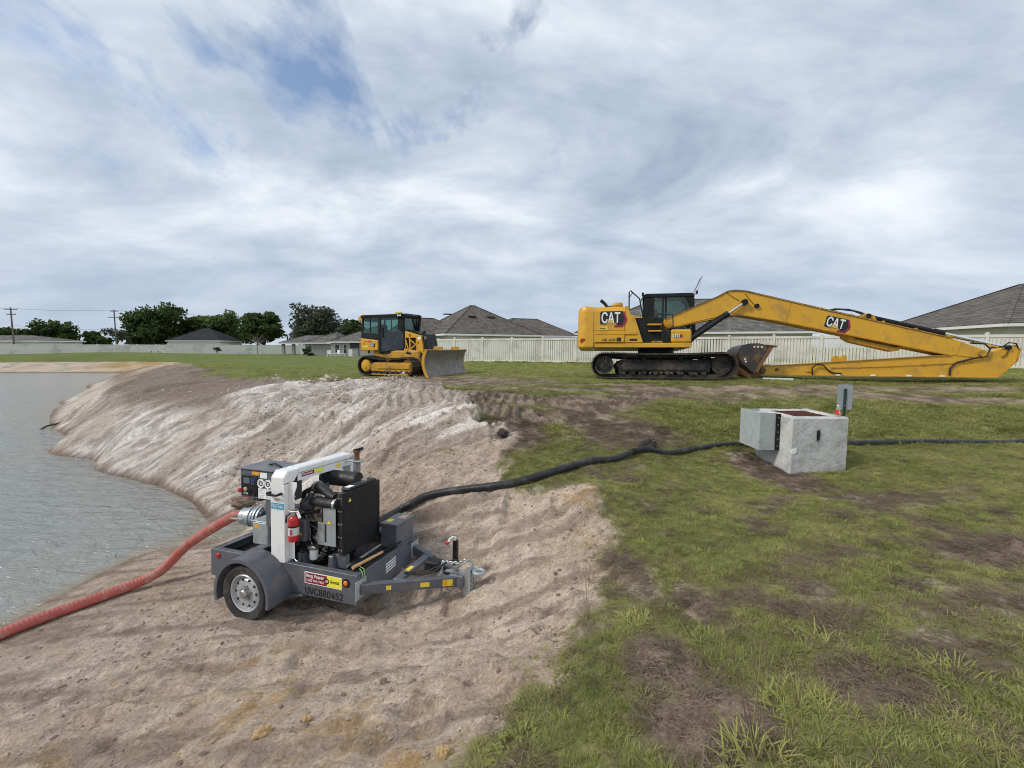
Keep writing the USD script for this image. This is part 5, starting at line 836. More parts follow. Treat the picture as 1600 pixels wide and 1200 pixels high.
obj('blade_rear', sk(MB().prism([(2.05, .20), (2.20, .16), (2.20, .95), (2.05, .80)], -.8, .8, 'xz', .02).arrays()), CATY2, dz)
for yy in (-.62, .70): obj('blade_lug', sk(MB().prism([(2.20, 1.13), (2.46, 1.13), (2.42, 1.24), (2.26, 1.26)], yy - .2, yy + .2, 'xz', .015).arrays()), CATY2, dz)
# ------------------------------------------------------------------ pump trailer
SLATE = mat('slate_paint', (.088, .095, .113), .42, var=.07, vs=2.5, dirt=(.17, .145, .12), dirt_amt=.32, dirt_scale=5, coat=.1); WHT = mat('white_paint', (.74, .735, .71), .40, var=.03, vs=2, dirt=(.42, .37, .31), dirt_amt=.14, dirt_scale=6, coat=.15)
GALV = mat('galvanised_steel', (.44, .47, .48), .40, .75, var=.16, vs=9); GALVP = mat('zinc_plate', (.36, .40, .40), .48, .35, var=.14, vs=5, dirt=(.2, .17, .14), dirt_amt=.15); CAST = mat('cast_iron', (.10, .10, .105), .6, .5, var=.3, vs=12); ENG = mat('engine_black', (.010, .010, .011), .55, .1, var=.4, vs=8, dirt=(.08, .065, .05), dirt_amt=.3, dirt_scale=9)
ALU = mat('bare_alloy', (.42, .41, .39), .38, .9, var=.2, vs=14); BRASSY = mat('tarnished_manifold', (.50, .40, .27), .5, .4, var=.3, vs=10); RUB = mat('tyre_rubber', (.026, .025, .024), .82, var=.25, vs=5, dirt=(.16, .125, .10), dirt_amt=.35, dirt_scale=5); RIM = mat('silver_rim', (.44, .44, .45), .42, .35, var=.06, vs=8, dirt=(.26, .21, .17), dirt_amt=.2); REDP = mat('extinguisher_red', (.42, .014, .016), .25, var=.05, coat=.4)
PIPEG = mat('grey_coated_pipe', (.20, .21, .215), .55, var=.1, vs=9); WOOD = mat('pale_wood', (.50, .30, .14), .6, var=.18, vs=14); BLU = mat('label_blue', (.05, .30, .46), .4, var=.03); ORNG = mat('label_orange', (.75, .33, .02), .4, var=.03); MAROON = mat('label_maroon', (.23, .018, .030), .4, var=.03); YELB = mat('label_bright_yellow', (.80, .74, .05), .4, var=.03); DECKM = mat('deck_mat', (.012, .012, .013), .8, var=.3, vs=9, dirt=(.17, .10, .055), dirt_amt=.3, dirt_scale=7)
RADF = mat('radiator_core', (.008, .008, .009), .55, var=.2, vs=40, bump=.5, bs=220)
TO, TR = np.array([-3.727, 5.198, -1.326]), rot(-.321, -.005, -.048)
tr = thing('pump_trailer', 'grey towable water pump trailer with white lifting arch on the sand bank', 'pump trailer', TO, R=TR)
L, W, HT = 2.158, 1.237, .33
# chassis: four pressed sides with turned-in flanges, floor
obj('side_beam', MB().box((0, 0, -HT), (L, .012, 0), .003).box((.0, .0122, -.014), (L, .075, -.002)), SLATE, tr); obj('side_beam', MB().box((0, W - .012, -HT), (L, W, 0), .003).box((.0, W - .075, -.014), (L, W - .0122, -.002)), SLATE, tr)
obj('front_panel', MB().box((L - .012, .0125, -HT), (L, W - .0125, 0), .003).box((L - .075, .076, -.016), (L - .0122, W - .076, -.004)), SLATE, tr); obj('rear_panel', MB().box((0, .0125, -HT), (.012, W - .0125, 0), .003).box((.0122, .076, -.016), (.09, W - .076, -.004)), SLATE, tr)
obj('floor', MB().box((.013, .013, -.14), (L - .013, W - .013, -.125)), DECKM, tr); obj('cross_beam', MB().box((.42, .076, -.10), (.58, W - .076, -.02), .01), SLATE, tr); obj('deck_plate', MB().box((1.84, .09, -.125), (2.08, W - .09, -.06), .01), DECKM, tr)
for x, y in ((1.35, .12), (1.55, .18), (1.62, .35)): obj('rust_leaf', MB().box((x, y, -.1245), (x + .07, y + .03, -.118)), RUST, tr)
obj('edge_trim', MB().bar((2.112, .10, .010), (2.112, W - .1, .010), .035, .02, .004), BLK, tr)
# wheels, axle, mudguards
def tyre_profile(r, w):
    p = []
    for a in np.linspace(0, 1, 9): p.append((r - .10 + .085 * math.sin(a * np.pi / 2) ** .8, -w / 2 * (.86 + .14 * math.sin(a * np.pi))))
    p += [(r - .006, -w * .40), (r, -w * .30)]
    for g in (-.2, 0, .2): p += [(r, w * (g - .045)), (r - .010, w * (g - .03)), (r - .010, w * (g + .03)), (r, w * (g + .045))]
    p += [(r, w * .30), (r - .006, w * .40)]
    for a in np.linspace(1, 0, 9): p.append((r - .10 + .085 * math.sin(a * np.pi / 2) ** .8, w / 2 * (.86 + .14 * math.sin(a * np.pi))))
    return p + [p[0]]
for s, yc in ((-1, -.165), (1, W + .165)):
    c = np.array([.84, yc, -.30]); wh = obj('tyre', MB().lathe(tyre_profile(.325, .205), c, (0, 1, 0), 44), RUB, tr, smooth=40)
    o = np.array([0, s, 0.0])
    obj('rim', MB().lathe([(.225, -.09), (.224, .070), (.206, .088), (.196, .082), (.188, .05), (.180, .035), (.162, .045), (.145, .062), (.085, .060), (.075, .052), (0, .050)], c, o, 44), RIM, wh, smooth=35)
    for k in range(10):
        a = k * .6283; q = c + .148 * np.array([math.cos(a), 0, math.sin(a)]); obj('vent_hole', MB().cyl(q + o * .0585, q + o * .0625, .0165, 12), DECK, wh)
    h = obj('hub', MB().lathe([(.05, .05), (.048, .105), (.036, .118), (.0, .120)], c, o, 20), ALU, wh, smooth=35)
    for k in range(5):
        a = k * 1.2566 + .3; q = c + .072 * np.array([math.cos(a), 0, math.sin(a)]); obj('wheel_nut', MB().cyl(q + o * .05, q + o * .085, .014, 6), ALU, wh)
    g = MB(); th = np.linspace(math.radians(198), math.radians(-14), 26); ro = .405; ins = yc - s * .165; out = yc + s * .125
    pts = [(c[0] + ro * math.cos(a), c[2] + ro * math.sin(a) + .0) for a in th]
    inner = [(c[0] + (ro - .012) * math.cos(a), c[2] + (ro - .012) * math.sin(a)) for a in th]
    g.prism(pts + inner[::-1], min(ins, out), max(ins, out), 'xz')
    fl = [(c[0] + (ro - .04) * math.cos(a), c[2] + (ro - .04) * math.sin(a)) for a in th]
    g.prism(pts + fl[::-1], out, out + s * .010, 'xz'); obj('mudguard', g, SLATE, tr, smooth=25)
    obj('guard_bracket', MB().prism([(1.02, -.36), (1.45, -.315), (1.45, -.335), (1.02, -.47)], (.0 if s < 0 else W) + s * .02, (.0 if s < 0 else W) + s * .035, 'xz', .003).add([(1.02, (0 if s < 0 else W) + s * .03, -.362), (1.45, (0 if s < 0 else W) + s * .03, -.318), (1.05, (0 if s < 0 else W) + s * .22, -.365)], [[0, 1, 2]]), SLATE, tr)
obj('axle', MB().bar((.84, -.05, -.36), (.84, W + .05, -.36), .09, .09, .01), SLATE, tr)
# lamps, labels, lettering on the near side
lp = obj('side_lamp', MB().lathe([(0, .022), (.022, .02), (.033, .010), (.036, 0)], (.13, 0, -.07), (0, -1, 0), 20), LAMPR, tr, smooth=40); lp = obj('side_lamp', MB().lathe([(.030, .012), (.044, .010), (.047, 0)], (2.02, 0, -.10), (0, -1, 0), 20), BLK, tr); obj('lens', MB().lathe([(0, .026), (.018, .024), (.030, .012)], (2.02, 0, -.10), (0, -1, 0), 20), LAMPO, lp, smooth=40)
st = obj('rental_sticker', MB().box((1.455, -.0030, -.187), (1.965, -.0005, -.055)), DECW, tr); obj('maroon_field', MB().box((1.465, -.0045, -.178), (1.765, -.0035, -.064)), MAROON, st); obj('yellow_field', MB().box((1.765, -.0045, -.180), (1.960, -.0035, -.060)), YELB, st)
obj('black_disc', MB().cyl((1.765, -.0048, -.121), (1.765, -.0062, -.121), .031, 20), DECK, st); obj('disc_lettering', MB().text('OR', .026, (1.745, -.0064, -.134), (1, 0, 0), (0, 0, 1), .001, True, .040), DECW, st)
obj('sticker_lettering', MB().text('Ring Power', .034, (1.478, -.0048, -.112), (1, 0, 0), (0, 0, 1), .001, True, .245).text('1 800 740-7464', .025, (1.478, -.0048, -.158), (1, 0, 0), (0, 0, 1), .001, True, .245), DECW, st); obj('rental_lettering', MB().text('Rental', .032, (1.808, -.0048, -.134), (1, 0, 0), (0, 0, 1), .001, True, .125), DECK, st)
obj('unit_number', MB().text('UVC880452', .078, (1.455, -.003, -.308), (1, 0, 0), (0, 0, 1), .002, False, .52), DECK, tr)
stp = MB()
for k in range(4): stp.add([(L + .002, .53, -.105 - .032 * k - .010), (L + .002, .74, -.09 - .032 * k - .010), (L + .002, .74, -.09 - .032 * k + .008), (L + .002, .53, -.105 - .032 * k + .008)], [[0, 1, 2], [0, 2, 3]])
obj('stripe_emblem', stp, DECW, tr)
for k in range(3): obj('vent_slot', MB().box((L - .001, 1.02 + k * .04, -.06), (L + .003, 1.035 + k * .04, -.015)), DECK, tr)
# lifting arch: two posts and a top beam
def channel(x0, x1, y0, y1, z0, z1, nm):
    obj(nm, MB().box((x0, y0, z0), (x1, y0 + .010, z1), .003).box((x0, y0 + .0102, z0), (x0 + .008, y1, z1), .002).box((x1 - .008, y0 + .0102, z0), (x1, y1, z1), .002), WHT, tr)
channel(.975, 1.18, -.012, .11, -.002, .905, 'arch_post'); obj('post_web', MB().box((1.181, .05, .03), (1.26, .058, .86), .002), WHT, tr)
obj('arch_knee', MB().prism([(-.012, .908), (.14, .908), (.20, .985), (.20, 1.05), (.05, 1.05), (-.012, .98)], .978, 1.178, 'yz', .012), WHT, tr); obj('gusset', MB().prism([(1.183, .62), (1.30, .88), (1.30, .93), (1.183, .93)], .045, .053, 'xz'), WHT, tr)
obj('arch_beam', MB().box((.985, .202, .985), (1.165, W - .06, 1.055), .014).box((.985, .202, .90), (.995, W - .10, .984)).box((1.155, .202, .90), (1.165, W - .10, .984)), WHT, tr)
channel(.985, 1.17, W - .11, W + .012, -.002, .93, 'arch_post'); obj('arch_knee', MB().box((.985, W - .11, .932), (1.17, W + .008, 1.02), .014), GALVP, tr)
for zz in (.45, .52, .6, .68, .76, .82): obj('post_bolt', MB().cyl((1.262, .048, zz), (1.262, .062, zz), .008, 8), GALV, tr)
obj('beam_sticker', MB().box((1.1655, .26, .935), (1.1668, .46, .978)), MAROON, tr); obj('beam_sticker_yellow', MB().box((1.1655, .462, .935), (1.1668, .62, .978)), YELB, tr); obj('beam_lettering', MB().text('Ring Power', .018, (1.1672, .27, .950), (0, 1, 0), (0, 0, 1), .001, True, .17), DECW, tr); obj('small_sticker', MB().box((1.1655, .86, .92), (1.1668, .93, .975)), LAMPY, tr)
hd = obj('grab_handle', MB().tube([(.965, -.03, .80), (.975, -.055, .80), (.99, -.065, .79), (1.12, -.065, .79), (1.14, -.055, .80), (1.15, -.03, .80)], .014, 8).cyl((.975, -.01, .80), (.975, -.06, .80), .016, 10).cyl((1.14, -.01, .80), (1.14, -.06, .80), .016, 10), BLK, tr)
obj('brand_badge', MB().box((1.035, -.0145, .715), (1.105, -.012, .745)), BRASSY, tr); pl_ = obj('model_label', MB().box((.980, -.0150, .615), (1.172, -.0122, .685)), BLU, tr); obj('label_lettering', MB().text('PAC F44', .046, (.990, -.0165, .628), (1, 0, 0), (0, 0, 1), .001, False, .172), DECW, pl_)
# control box and its fittings
obj('control_box', MB().box((.44, .05, .68), (.972, .34, 1.02), .008), SLATE, tr); obj('box_lid', MB().prism([(.42, 1.021), (.974, 1.021), (.974, 1.040), (.42, 1.040)], .03, .48, 'xz', .006), SLATE, tr); obj('box_back', MB().box((.60, .3405, .60), (.974, .47, 1.02), .01), SLATE, tr)
obj('lid_wiper', MB().tube([(.66, .26, 1.045), (.74, .27, 1.062), (.80, .26, 1.05), (.92, .20, 1.046)], .012, 6), BLK, tr); obj('box_drop', MB().box((.82, .06, .36), (.972, .30, .679), .008), SLATE, tr)
pn = obj('control_panel', MB().box((.472, .036, .705), (.715, .0495, .955), .008), BLK, tr)
obj('panel_screen', MB().box((.510, .0335, .855), (.600, .0358, .925)), mat('lcd_grey', (.10, .13, .14), .15, var=.1), pn)
for i in range(2):
    for j in range(4): obj('panel_button', MB().box((.625 + i * .030, .0325, .915 - j * .022), (.645 + i * .030, .0358, .927 - j * .022)), mat('button_blue', (.05, .08, .22), .4), pn)
obj('stop_button', MB().lathe([(0, .050), (.022, .048), (.028, .035), (.020, .02), (.014, .0)], (.488, .035, .775), (0, -1, 0), 16), REDP, tr); obj('key_switch', MB().lathe([(.0, .016), (.014, .015), (.026, .010), (.028, 0)], (.540, .0355, .785), (0, -1, 0), 16), BRASSY, pn); obj('panel_tag', MB().box((.500, .033, .722), (.575, .0358, .750)), GALVP, pn); obj('panel_knob', MB().cyl((.62, .0355, .755), (.62, .018, .755), .014, 12), BLK, pn); obj('panel_socket', MB().cyl((.67, .0355, .735), (.67, .022, .735), .018, 12), DECK, pn)
for x in (.775, .885):
    g = obj('pressure_gauge', MB().lathe([(.050, .0), (.052, .016), (.045, .018), (.044, .012), (0, .012)], (x, .0495, .872), (0, -1, 0), 24), DECW, tr); obj('gauge_face', MB().lathe([(.028, .0135), (.030, .0145), (.020, .0145), (.018, .0135)], (x, .0495, .872), (0, -1, 0), 20), DECK, g); obj('gauge_needle', MB().bar((x, .0345, .872), (x + .02, .0345, .888), .004, .002), DECK, g)
lbt = obj('instruction_label', MB().box((.722, .0465, .690), (.842, .0492, .812)), DECW, tr); lb2 = obj('instruction_label', MB().box((.848, .0465, .690), (.965, .0492, .812)), DECW, tr); 
pt_ = MB(); pt2 = MB()
for k in range(8):
    if k != 3: pt_.box((.730, .0457, .700 + k * .0135), (.73 + .10 * (.6 + .4 * ((k * 7) % 5) / 5), .0463, .704 + k * .0135)); pt2.box((.856, .0457, .700 + k * .0135), (.856 + .10 * (.6 + .4 * ((k * 3) % 5) / 5), .0463, .704 + k * .0135))
GREYT = mat('print_grey', (.35, .36, .38), .6); obj('printed_lines', pt_, GREYT, lbt); obj('printed_lines', pt2, GREYT, lb2)
obj('warning_label', MB().box((.628, .0465, .965), (.745, .0492, 1.003)), ORNG, tr); obj('white_label', MB().box((.755, .0465, .935), (.86, .0492, 1.000)), DECW, tr); obj('red_label', MB().box((.50, .0465, .683), (.575, .0492, .702)), REDP, tr); obj('beacon_lamp', MB().box((.62, .06, .648), (.74, .16, .679), .008), DECK, tr)
for x in (.455, .70): obj('panel_bolt', MB().cyl((x, .0495, .965), (x, .044, .965), .008, 8).cyl((x, .0495, .695), (x, .044, .695), .008, 8), GALV, tr)
# suction side: fuel box, pump casing, flange and coupling
obj('filter_box', MB().box((.56, .10, .10), (.80, .34, .375), .012), GALVP, tr); obj('filter_lid', MB().box((.555, .095, .3755), (.805, .345, .388), .004), GALVP, tr); obj('box_label', MB().box((.60, .0975, .30), (.665, .0995, .345)), ORNG, tr)
obj('pump_casing', MB().lathe([(0, -.14), (.16, -.14), (.235, -.08), (.25, 0), (.235, .08), (.16, .14), (0, .14)], (.74, .62, .20), (1, 0, 0), 30).box((.62, .45, -.125), (.86, .8, .06), .02), CAST, tr, smooth=30)
obj('suction_pipe', MB().cyl((.26, .42, .285), (.62, .52, .265), .085, 24), CAST, tr); ax = np.array([.97, .23, -.03]); ax /= np.linalg.norm(ax); q0 = np.array([.24, .415, .29])
for k, (d, r, w) in enumerate(((.10, .150, .022), (.055, .150, .022), (.005, .125, .018), (-.04, .128, .018))):
    fl = obj('pipe_flange', MB().cyl(q0 + ax * d, q0 + ax * (d + w), r, 28), GALV, tr)
    if k == 0:
        _, s_, u_ = frame_to(ax)
        for j in range(8): e = q0 + .122 * (math.cos(j * .785) * s_ + math.sin(j * .785) * u_); obj('flange_bolt', MB().cyl(e + ax * .03, e + ax * .15, .012, 8), GALV, fl)
obj('hose_coupling', MB().lathe([(.095, .0), (.112, -.02), (.112, -.09), (.100, -.10), (.104, -.16), (.094, -.17)], q0 + ax * 0, ax, 28), GALV, tr, smooth=35); obj('coupling_lever', MB().bar(q0 - ax * .05 + [0, -.12, .0], q0 - ax * .20 + [0, -.15, .015], .025, .02, .004).bar(q0 - ax * .05 + [0, .12, .0], q0 - ax * .20 + [0, .14, .015], .025, .02, .004), GALV, tr)
obj('vacuum_pipe', MB().tube([(.80, .36, .38), (.86, .30, .43), (.90, .28, .52), (.88, .26, .60), (.86, .22, .66)], .035, 12).tube([(.74, .25, .39), (.76, .24, .45), (.72, .20, .56)], .018, 8), GALV, tr); obj('air_valve', MB().lathe([(0, .12), (.045, .11), (.055, .06), (.045, 0), (0, 0)], (.84, .22, .375), (0, 0, 1), 16), CAST, tr, smooth=40)
# engine
obj('engine_block', MB().box((1.14, .36, -.02), (1.66, .78, .46), .03), ENG, tr); obj('oil_pan', MB().prism([(1.18, -.02), (1.62, -.02), (1.58, -.11), (1.22, -.11)], .42, .72, 'xz', .015), ENG, tr); obj('cylinder_head', MB().box((1.15, .38, .463), (1.62, .74, .565), .015), BRASSY, tr); obj('valve_cover', MB().box((1.18, .46, .568), (1.60, .70, .655), .03), ENG, tr); obj('flywheel_housing', MB().lathe([(0, 0), (.24, 0), (.27, .05), (.27, .14), (0, .14)], (.98, .57, .20), (1, 0, 0), 28), CAST, tr, smooth=30)
mf = obj('exhaust_manifold', MB().box((1.10, .268, .40), (1.50, .318, .485), .012), BRASSY, tr)
for k in range(4): obj('manifold_runner', MB().tube([(1.16 + k * .095, .37, .56), (1.16 + k * .095, .30, .56), (1.16 + k * .095, .285, .47)], .030, 10), BRASSY, mf)
obj('intake_pipe', MB().tube([(1.18, .52, .69), (1.19, .46, .76), (1.27, .40, .80), (1.42, .34, .79), (1.58, .28, .745), (1.66, .26, .73)], [.05, .06, .06, .058, .05, .045], 14), ENG, tr, smooth=40); obj('pipe_clamp', MB().cyl((1.27, .405, .800), (1.30, .39, .800), .066, 18), GALV, tr)
obj('charge_pipe', MB().tube([(1.34, .25, .66), (1.46, .20, .68), (1.60, .16, .69), (1.76, .17, .69)], .052, 14), ENG, tr, smooth=40); obj('pipe_clamp', MB().cyl((1.725, .167, .69), (1.75, .168, .69), .058, 18), GALV, tr)
obj('turbocharger', MB().lathe([(0, -.07), (.05, -.07), (.085, -.03), (.09, 0), (.085, .03), (.05, .08), (0, .08)], (1.22, .30, .60), (.8, -.3, .2), 20).cyl((1.22, .30, .60), (1.22, .36, .72), .04, 12), CAST, tr, smooth=40); obj('heat_shield', MB().box((1.30, .30, .685), (1.52, .42, .735), .03), ALU, tr)
obj('coolant_pipe', MB().tube([(1.15, .40, .56), (1.10, .36, .64), (1.13, .34, .72), (1.22, .36, .77), (1.36, .50, .80)], .030, 10).tube([(1.14, .34, .30), (1.12, .26, .36), (1.16, .22, .46), (1.26, .22, .52), (1.40, .28, .54)], .022, 8), HOSEB, tr)
obj('alternator', MB().lathe([(0, -.08), (.07, -.08), (.085, -.05), (.085, .05), (.07, .08), (0, .08)], (1.52, .24, .26), (1, 0, 0), 20), ALU, tr, smooth=30); obj('starter_motor', MB().cyl((1.14, .27, .10), (1.36, .27, .10), .055, 16).cyl((1.20, .24, .175), (1.34, .24, .175), .03, 12), ENG, tr); obj('fuel_filter', MB().lathe([(0, 0), (.045, .005), (.05, .02), (.05, .12), (0, .12)], (1.38, .22, -.02), (0, 0, 1), 18), DECW, tr, smooth=40); obj('filter_head', MB().box((1.32, .17, .105), (1.44, .29, .15), .012), ALU, tr)
obj('injection_pump', MB().box((1.42, .24, .32), (1.58, .35, .42), .02).cyl((1.40, .29, .37), (1.36, .29, .37), .05, 14), ENG, tr); obj('fan_belt_pulley', MB().cyl((1.665, .56, .30), (1.695, .56, .30), .11, 24).cyl((1.665, .38, .46), (1.695, .38, .46), .07, 20).cyl((1.665, .34, .14), (1.695, .34, .14), .075, 20), ENG, tr)
rngt = np.random.default_rng(77); wr = MB(); ft = MB()
for k in range(26):
    p = np.array([rngt.uniform(1.12, 1.6), rngt.uniform(.20, .34), rngt.uniform(.0, .62)]); q = p + [rngt.uniform(-.22, .22), rngt.uniform(-.04, .06), rngt.uniform(-.2, .2)]; wr.tube([p, (p + q) / 2 + [0, -.05, rngt.uniform(-.06, .06)], q], rngt.uniform(.006, .013), 6)
for k in range(95):
    p = np.array([rngt.uniform(1.10, 1.72), rngt.uniform(.21, .355), rngt.uniform(-.11, .60)]); (ft.cyl(p, p + [0, -.025, 0], rngt.uniform(.007, .017), 6) if k % 3 else ft.tube([p, p + [rngt.uniform(-.07, .07), -.015, rngt.uniform(-.03, .03)], p + [rngt.uniform(-.1, .1), 0, rngt.uniform(-.1, .1)]], .006, 5))
for k in range(5): obj('cooling_fin', MB().box((1.15 + .09 * k, .345, .05), (1.20 + .09 * k, .359, .34), .006), CAST, tr)
obj('dipstick', MB().tube([(1.30, .26, .0), (1.31, .24, .30), (1.27, .23, .47), (1.25, .22, .50)], .007, 5), ALU, tr); obj('oil_filter', MB().lathe([(0, 0), (.04, 0), (.046, .012), (.046, .11), (0, .11)], (1.22, .20, -.06), (0, 0, 1), 16), mat('filter_grey', (.26, .27, .28), .4), tr, smooth=40)
obj('fuel_lines', MB().tube([(1.17, .25, .34), (1.28, .235, .38), (1.40, .24, .35), (1.46, .25, .22)], .007, 5).tube([(1.36, .23, .12), (1.30, .22, .26), (1.16, .23, .30)], .007, 5).tube([(1.12, .26, .12), (1.20, .22, .06), (1.32, .2, .02)], .009, 5), ALU, tr)
obj('wiring_loom', wr, HOSEB, tr); obj('engine_fittings', ft, ALU, tr)
obj('engine_mount', MB().prism([(1.18, -.125), (1.30, -.125), (1.27, .05), (1.21, .05)], .16, .30, 'xz', .01), SLATE, tr); obj('engine_mount', MB().prism([(1.62, -.125), (1.74, -.125), (1.70, .08), (1.64, .08)], .16, .30, 'xz', .01), SLATE, tr); obj('battery_cabinet', MB().box((1.20, .14, .20), (1.33, .22, .46), .015), SLATE, tr); obj('warning_triangle', MB().prism([(1.245, .28), (1.285, .28), (1.265, .315)], .1375, .1395, 'xz'), LAMPY, tr)
# radiator
ra = obj('radiator', MB().box((1.755, .18, .10), (1.83, .86, .82), .006), ENG, tr)
obj('radiator_core', MB().box((1.831, .215, .135), (1.836, .825, .785)), RADF, ra); fin = MB()
for k in range(30): fin.box((1.8365, .22 + k * .0201, .14), (1.8385, .2216 + k * .0201, .78))
obj('core_fins', fin, ENG, ra)
for lo, hi in (((1.831, .18, .10), (1.842, .214, .82)), ((1.831, .826, .10), (1.842, .86, .82)), ((1.831, .2145, .786), (1.842, .8255, .82)), ((1.831, .2145, .10), (1.842, .8255, .134))): obj('radiator_frame', MB().box(lo, hi, .003), BLK, ra)
for k in range(5): obj('frame_bolt', MB().cyl((1.775, .1805, .16 + k * .15), (1.775, .172, .16 + k * .15), .010, 8).cyl((1.812, .1805, .16 + k * .15), (1.812, .172, .16 + k * .15), .010, 8), ALU, ra)
obj('top_tank', MB().box((1.73, .26, .822), (1.84, .80, .855), .012), ENG, ra); obj('filler_cap', MB().cyl((1.785, .62, .855), (1.785, .62, .878), .035, 16), ALU, ra); obj('white_tag', MB().box((1.75, .30, .8556), (1.82, .40, .8575)), DECW, ra); obj('warning_triangle', MB().add([(1.8425, .26, .70), (1.8425, .31, .70), (1.8425, .285, .745)], [[0, 1, 2]]), LAMPY, ra)
obj('fan_shroud', MB().prism([(1.70, .20), (1.754, .14), (1.754, .80), (1.70, .74)], .20, .84, 'xz'), ENG, ra); sh = obj('belt_guard', MB().box((1.58, .150, .20), (1.752, .162, .70), .003).box((1.50, .150, .20), (1.578, .160, .46), .003), GALVP, ra); obj('guard_slot', MB().box((1.60, .148, .24), (1.625, .1498, .45)), DECK, sh); obj('warning_triangle', MB().prism([(1.64, .46), (1.69, .46), (1.665, .505)], .146, .1495, 'xz'), LAMPY, sh)
obj('radiator_foot', MB().prism([(1.64, -.06), (1.86, -.06), (1.86, .098), (1.72, .098)], .20, .26, 'xz', .006), SLATE, tr); obj('stay_rod', MB().tube([(1.86, .20, -.03), (1.86, .55, -.03), (1.86, .98, -.03)], .014, 8), GALV, tr); obj('fuel_cap', MB().lathe([(0, .10), (.05, .095), (.06, .06), (.075, .05), (.08, .0)], (1.95, .28, -.06), (0, 0, 1), 20), BLK, tr, smooth=40)
# silencer and exhaust
obj('silencer', MB().cyl((1.02, .80, .80), (1.56, .80, .80), .10, 20), ENG, tr, smooth=40); obj('exhaust_pipe', MB().tube([(1.22, .92, .60), (1.28, 1.00, .62), (1.33, 1.05, .70), (1.335, 1.06, .82), (1.335, 1.06, 1.0)], .048, 14), PIPEG, tr, smooth=40); obj('exhaust_tip', MB().cyl((1.335, 1.06, 1.0), (1.335, 1.06, 1.10), .036, 14).cyl((1.335, 1.06, 1.098), (1.335, 1.06, 1.13), .05, 14), RUST, tr); obj('rain_flap', MB().bar((1.30, 1.06, 1.135), (1.42, 1.06, 1.16), .06, .014, .003).cyl((1.40, 1.03, 1.15), (1.40, 1.09, 1.15), .022, 10), BLK, tr); obj('support_bar', MB().box((1.19, 1.0, .975), (1.42, 1.10, .99), .003), GALVP, tr)
# battery box
bb = obj('tool_box', MB().box((1.90, .80, -.02), (2.13, 1.20, .26), .006), SLATE, tr); obj('tool_box_lid', MB().box((1.89, .79, .261), (2.145, 1.21, .285), .005), SLATE, bb); obj('lid_label', MB().box((1.93, .86, .2855), (2.0, .96, .2870)), LAMPY, bb); obj('lid_label', MB().box((2.0, 1.02, .2855), (2.1, 1.16, .2870)), mat('faded_label', (.50, .36, .28), .6), bb)
# drawbar
hx = np.array([3.02, .62, -.16])
obj('drawbar', MB().bar((L + .002, .06, -.165), (3.06, .575, -.165), .075, .115, .008), SLATE, tr); obj('drawbar', MB().bar((L + .002, W - .06, -.165), (3.06, .665, -.165), .075, .115, .008), SLATE, tr); obj('cross_member', MB().bar((2.47, .28, -.135), (2.47, .97, -.135), .10, .05, .006), SLATE, tr); obj('coupler_block', MB().box((2.98, .55, -.235), (3.16, .69, -.095), .012), SLATE, tr)
for x, y in ((2.18, .06), (2.18, W - .06)): obj('bolt_plate', MB().box((L + .001, y - .09, -.27), (L + .012, y + .09, -.06), .003), GALVP, tr)
un = lambda x: .06 + (x - L) * (.515 / .902)
for x, m_, w in ((2.42, LAMPY, .055), (2.76, LAMPY, .10), (2.98, LAMPY, .11)):
    d = np.array([.902, .515, 0]) / 1.0387; n_ = np.array([.515, -.902, 0]) / 1.0387; c = np.array([x, un(x), -.165]) + n_ * .0385; q = obj('drawbar_label', MB().add([c - d * w / 2 + [0, 0, -.025 - .012 * (w > .105)], c + d * w / 2 + [0, 0, -.025 - .012 * (w > .105)], c + d * w / 2 + [0, 0, .025 + .012 * (w > .105)], c - d * w / 2 + [0, 0, .025 + .012 * (w > .105)]], [[0, 1, 2], [0, 2, 3]]), m_, tr)
    if w > .105: obj('label_pictogram', MB().add([c + n_ * .001 + d * (-.045) + [0, 0, -.03], c + n_ * .001 + d * (-.005) + [0, 0, -.03], c + n_ * .001 + d * (-.005) + [0, 0, .03], c + n_ * .001 + d * (-.045) + [0, 0, .03], c + n_ * .001 + d * .03 + [0, 0, -.028], c + n_ * .001 + d * .05 + [0, 0, -.028], c + n_ * .001 + d * .04 + [0, 0, .0]], [[0, 1, 2], [0, 2, 3], [4, 5, 6]]), ORNG, q)
obj('cross_label', MB().box((2.445, .50, -.1098), (2.495, .62, -.1085)), LAMPY, tr)
cp = obj('coupler', MB().prism([(2.91, -.090), (3.15, -.06), (3.22, .02), (3.22, -.33), (3.155, -.33), (3.145, -.12), (3.05, -.092)], .585, .655, 'xz', .008), GALV, tr)
obj('channel_plate', MB().box((3.222, .56, -.34), (3.245, .68, .03), .004), GALVP, cp)
for k in range(6):
    for yy in (.585, .655): obj('plate_hole', MB().cyl((3.2455, yy, -.31 + k * .055), (3.2465, yy, -.31 + k * .055), .012, 10), DECK, cp)
a = np.linspace(0, 2 * np.pi, 26); obj('towing_eye', MB().tube([(3.325 + .058 * math.cos(t), .62 + .058 * math.sin(t), -.045) for t in a], .021, 10, cap=False).bar((3.245, .62, -.045), (3.285, .62, -.045), .07, .05, .008), GALV, cp)
jk = obj('jack_post', MB().box((2.955, .70, -.06), (3.01, .755, .235), .006), BLK, tr); obj('jack_crank', MB().tube([(2.98, .72, .235), (2.985, .715, .275), (2.965, .69, .285), (2.94, .66, .27), (2.93, .64, .235)], .010, 8), DECW, jk); obj('jack_grip', MB().box((2.89, .62, .205), (2.945, .66, .245), .012), REDP, jk)
